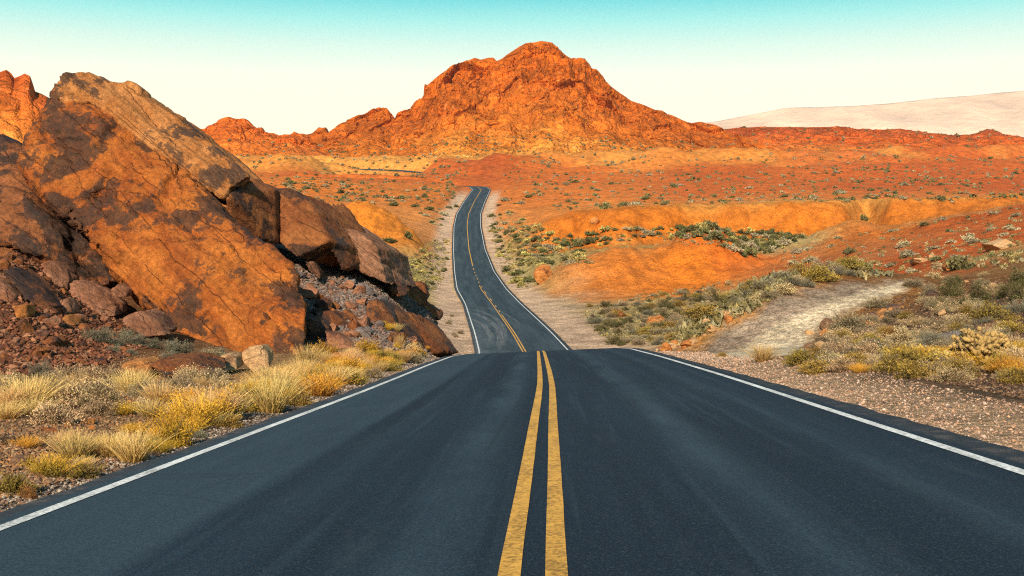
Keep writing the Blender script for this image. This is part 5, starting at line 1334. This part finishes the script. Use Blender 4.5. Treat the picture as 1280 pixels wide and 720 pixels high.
# scrub past counting: the far plain and the feet of the mountains, one object
def far_scrub():
    rg = np.random.default_rng(950); PT = []
    for poly, n in (([(300, 206), (590, 206), (590, 226), (300, 222)], 420), ([(600, 206), (1280, 204), (1280, 226), (620, 236)], 1100), ([(640, 240), (1280, 222), (1280, 256), (700, 266)], 900), ([(330, 225), (575, 225), (560, 262), (400, 256)], 420)):
        px, py = sample_poly(poly, n, rg); X, Y, z, ok = hit(px, py, 8, 900); ok &= (np.abs(X - road_x(Y)) > 8) & (fbm(np.stack([X / 30, Y / 60, 0 * X], -1), 3, 6) > rg.normal(size=len(X)) * .16 - .1)
        PT.append(np.stack([X, Y, z], -1)[ok])
    for nm, n, zmax in (('mountain', 1500, 62), ('mesa', 1100, 90), ('hills', 300, 60)):
        me = bpy.data.objects[nm].data; co = np.empty(len(me.vertices) * 3, np.float32); me.vertices.foreach_get('co', co); co = co.reshape(-1, 3)
        co = co[(co[:, 2] < zmax) & (co[:, 2] > 33)]; co = co[rg.integers(0, len(co), n)]; PT.append(co - np.array([0, .4, 0]))
    PT = np.concatenate(PT); n = len(PT); m = 26
    w = (.4 + 1.5 * rg.random(n) ** 2) * (.6 + PT[:, 1] / 900)
    d = rg.normal(size=(n, m, 3)); d /= np.linalg.norm(d, axis=-1, keepdims=True); d[:, :, 2] = np.abs(d[:, :, 2]) * .9
    C = PT[:, None] + d * rg.uniform(.5, 1, (n, m, 1)) * w[:, None, None] * .55
    D = unit(rg.normal(size=(n * m, 3)) + np.array([0, 0, .5])); L = np.repeat(w * .5, m)
    V, Fq = leaf_quads(C.reshape(-1, 3), D, L, L * .6, rg)
    pal = np.array([(.15, .13, .05), (.12, .11, .045), (.28, .22, .12), (.2, .16, .08)])
    c = np.repeat(pal[rg.integers(0, 4, n)], m, 0) * rg.uniform(.7, 1.3, (n * m, 1))
    tag(link(bpy.data.objects.new('scrub', mesh_np('scrub', V, Fq, ML, False, np.repeat(c, 4, 0)))), kind='stuff')
far_scrub()
# ------------------------------------------------------------------ air, light, camera
SUN_AZ, SUN_EL = 13.0, 28.0        # degrees: how far left of straight behind the camera, and height
def build_light():
    s = Vector((-math.sin(R(SUN_AZ)) * math.cos(R(SUN_EL)), -math.cos(R(SUN_AZ)) * math.cos(R(SUN_EL)), math.sin(R(SUN_EL))))
    L = bpy.data.lights.new('sun', 'SUN'); L.energy = 5.0; L.angle = R(.6); L.color = (1, .86, .68)
    o = link(bpy.data.objects.new('sun', L)); o.rotation_euler = (-s).to_track_quat('-Z', 'Y').to_euler()
    w = bpy.data.worlds.new('World'); scene.world = w; w.use_nodes = True
    nt = w.node_tree; nt.nodes.clear(); b = NB(nt)
    out = b.n('ShaderNodeOutputWorld'); bg = b.n('ShaderNodeBackground'); bg.inputs['Strength'].default_value = .1
    sky = b.n('ShaderNodeTexSky', sky_type='NISHITA'); sky.sun_disc = False
    sky.sun_elevation = R(SUN_EL); sky.sun_rotation = math.atan2(s.x, s.y); sky.altitude = 600; sky.dust_density = 1.6
    tc = b.n('ShaderNodeTexCoord'); sp = b.n('ShaderNodeSeparateXYZ'); b.lk(tc.outputs['Generated'], sp.inputs[0])
    rp = b.n('ShaderNodeValToRGB'); b.lk(sp.outputs[2], rp.inputs[0])
    st = [(0.0, (7.2, 6.7, 4.8)), (.09, (7.0, 6.7, 5.0)), (.138, (6.3, 6.7, 5.4)), (.162, (4.3, 6.1, 5.3)), (.184, (1.9, 5.5, 5.2)), (.206, (.0, 4.2, 4.6)), (.3, (.0, 2.3, 3.4)), (.6, (.3, 1.6, 2.9)), (1, (.35, 1.2, 2.4))]
    el = rp.color_ramp.elements
    while len(el) < len(st): el.new(.5)
    for e, (p, c) in zip(el, st): e.position = p; e.color = (*[x / 10 for x in c], 1)
    sc = b.mix(1.0, rp.outputs[0], (10, 10, 10), 'MULTIPLY')
    b.lk(b.mix(.96, sky.outputs[0], sc), bg.inputs['Color']); b.lk(bg.outputs[0], out.inputs[0])
build_light()

def build_haze():
    m, nt, out = new_mat('dry_air'); b = NB(nt)
    v = b.n('ShaderNodeVolumePrincipled'); v.inputs['Color'].default_value = (.82, .88, .86, 1); v.inputs['Density'].default_value = 2.7e-5
    v.inputs['Anisotropy'].default_value = 0
    b.lk(v.outputs[0], out.inputs['Volume'])
    x, y0, y1, z0, z1 = 30000, -300, 14500, -110, 1680
    x = 15500
    V = [(a, c, d) for a in (-x, x) for c in (y0, y1) for d in (z0, z1)]
    Fc = [(0, 1, 3, 2), (4, 6, 7, 5), (0, 4, 5, 1), (2, 3, 7, 6), (0, 2, 6, 4), (1, 5, 7, 3)]
    me = mesh_np('haze', V, Fc, m, False)
    tag(link(bpy.data.objects.new('haze', me)), kind='stuff')
build_haze()

cam = bpy.data.cameras.new('camera'); cam.sensor_width = 36; cam.lens = 36 * F / 1280; cam.shift_y = -(360 - HZ) / 1280
cam.clip_start = .1; cam.clip_end = 300000
co = link(bpy.data.objects.new('camera', cam)); co.location = (0, 0, 0); co.rotation_euler = (R(90), 0, 0)
scene.camera = co
scene.view_settings.view_transform = 'Standard'; scene.view_settings.look = 'None'
scene.view_settings.exposure = .75; scene.view_settings.gamma = 1; scene.view_settings.use_curve_mapping = False
scene.cycles.max_bounces = 5; scene.cycles.diffuse_bounces = 3; scene.cycles.volume_bounces = 1; scene.cycles.transparent_max_bounces = 12
scene.cycles.use_denoising = False
scene.cycles.filter_width = 1.15
scene.cycles.adaptive_threshold = .004
scene.cycles.denoiser = 'OPENIMAGEDENOISE'
scene.cycles.denoising_input_passes = 'RGB_ALBEDO_NORMAL'
scene.cycles.denoising_prefilter = 'ACCURATE'
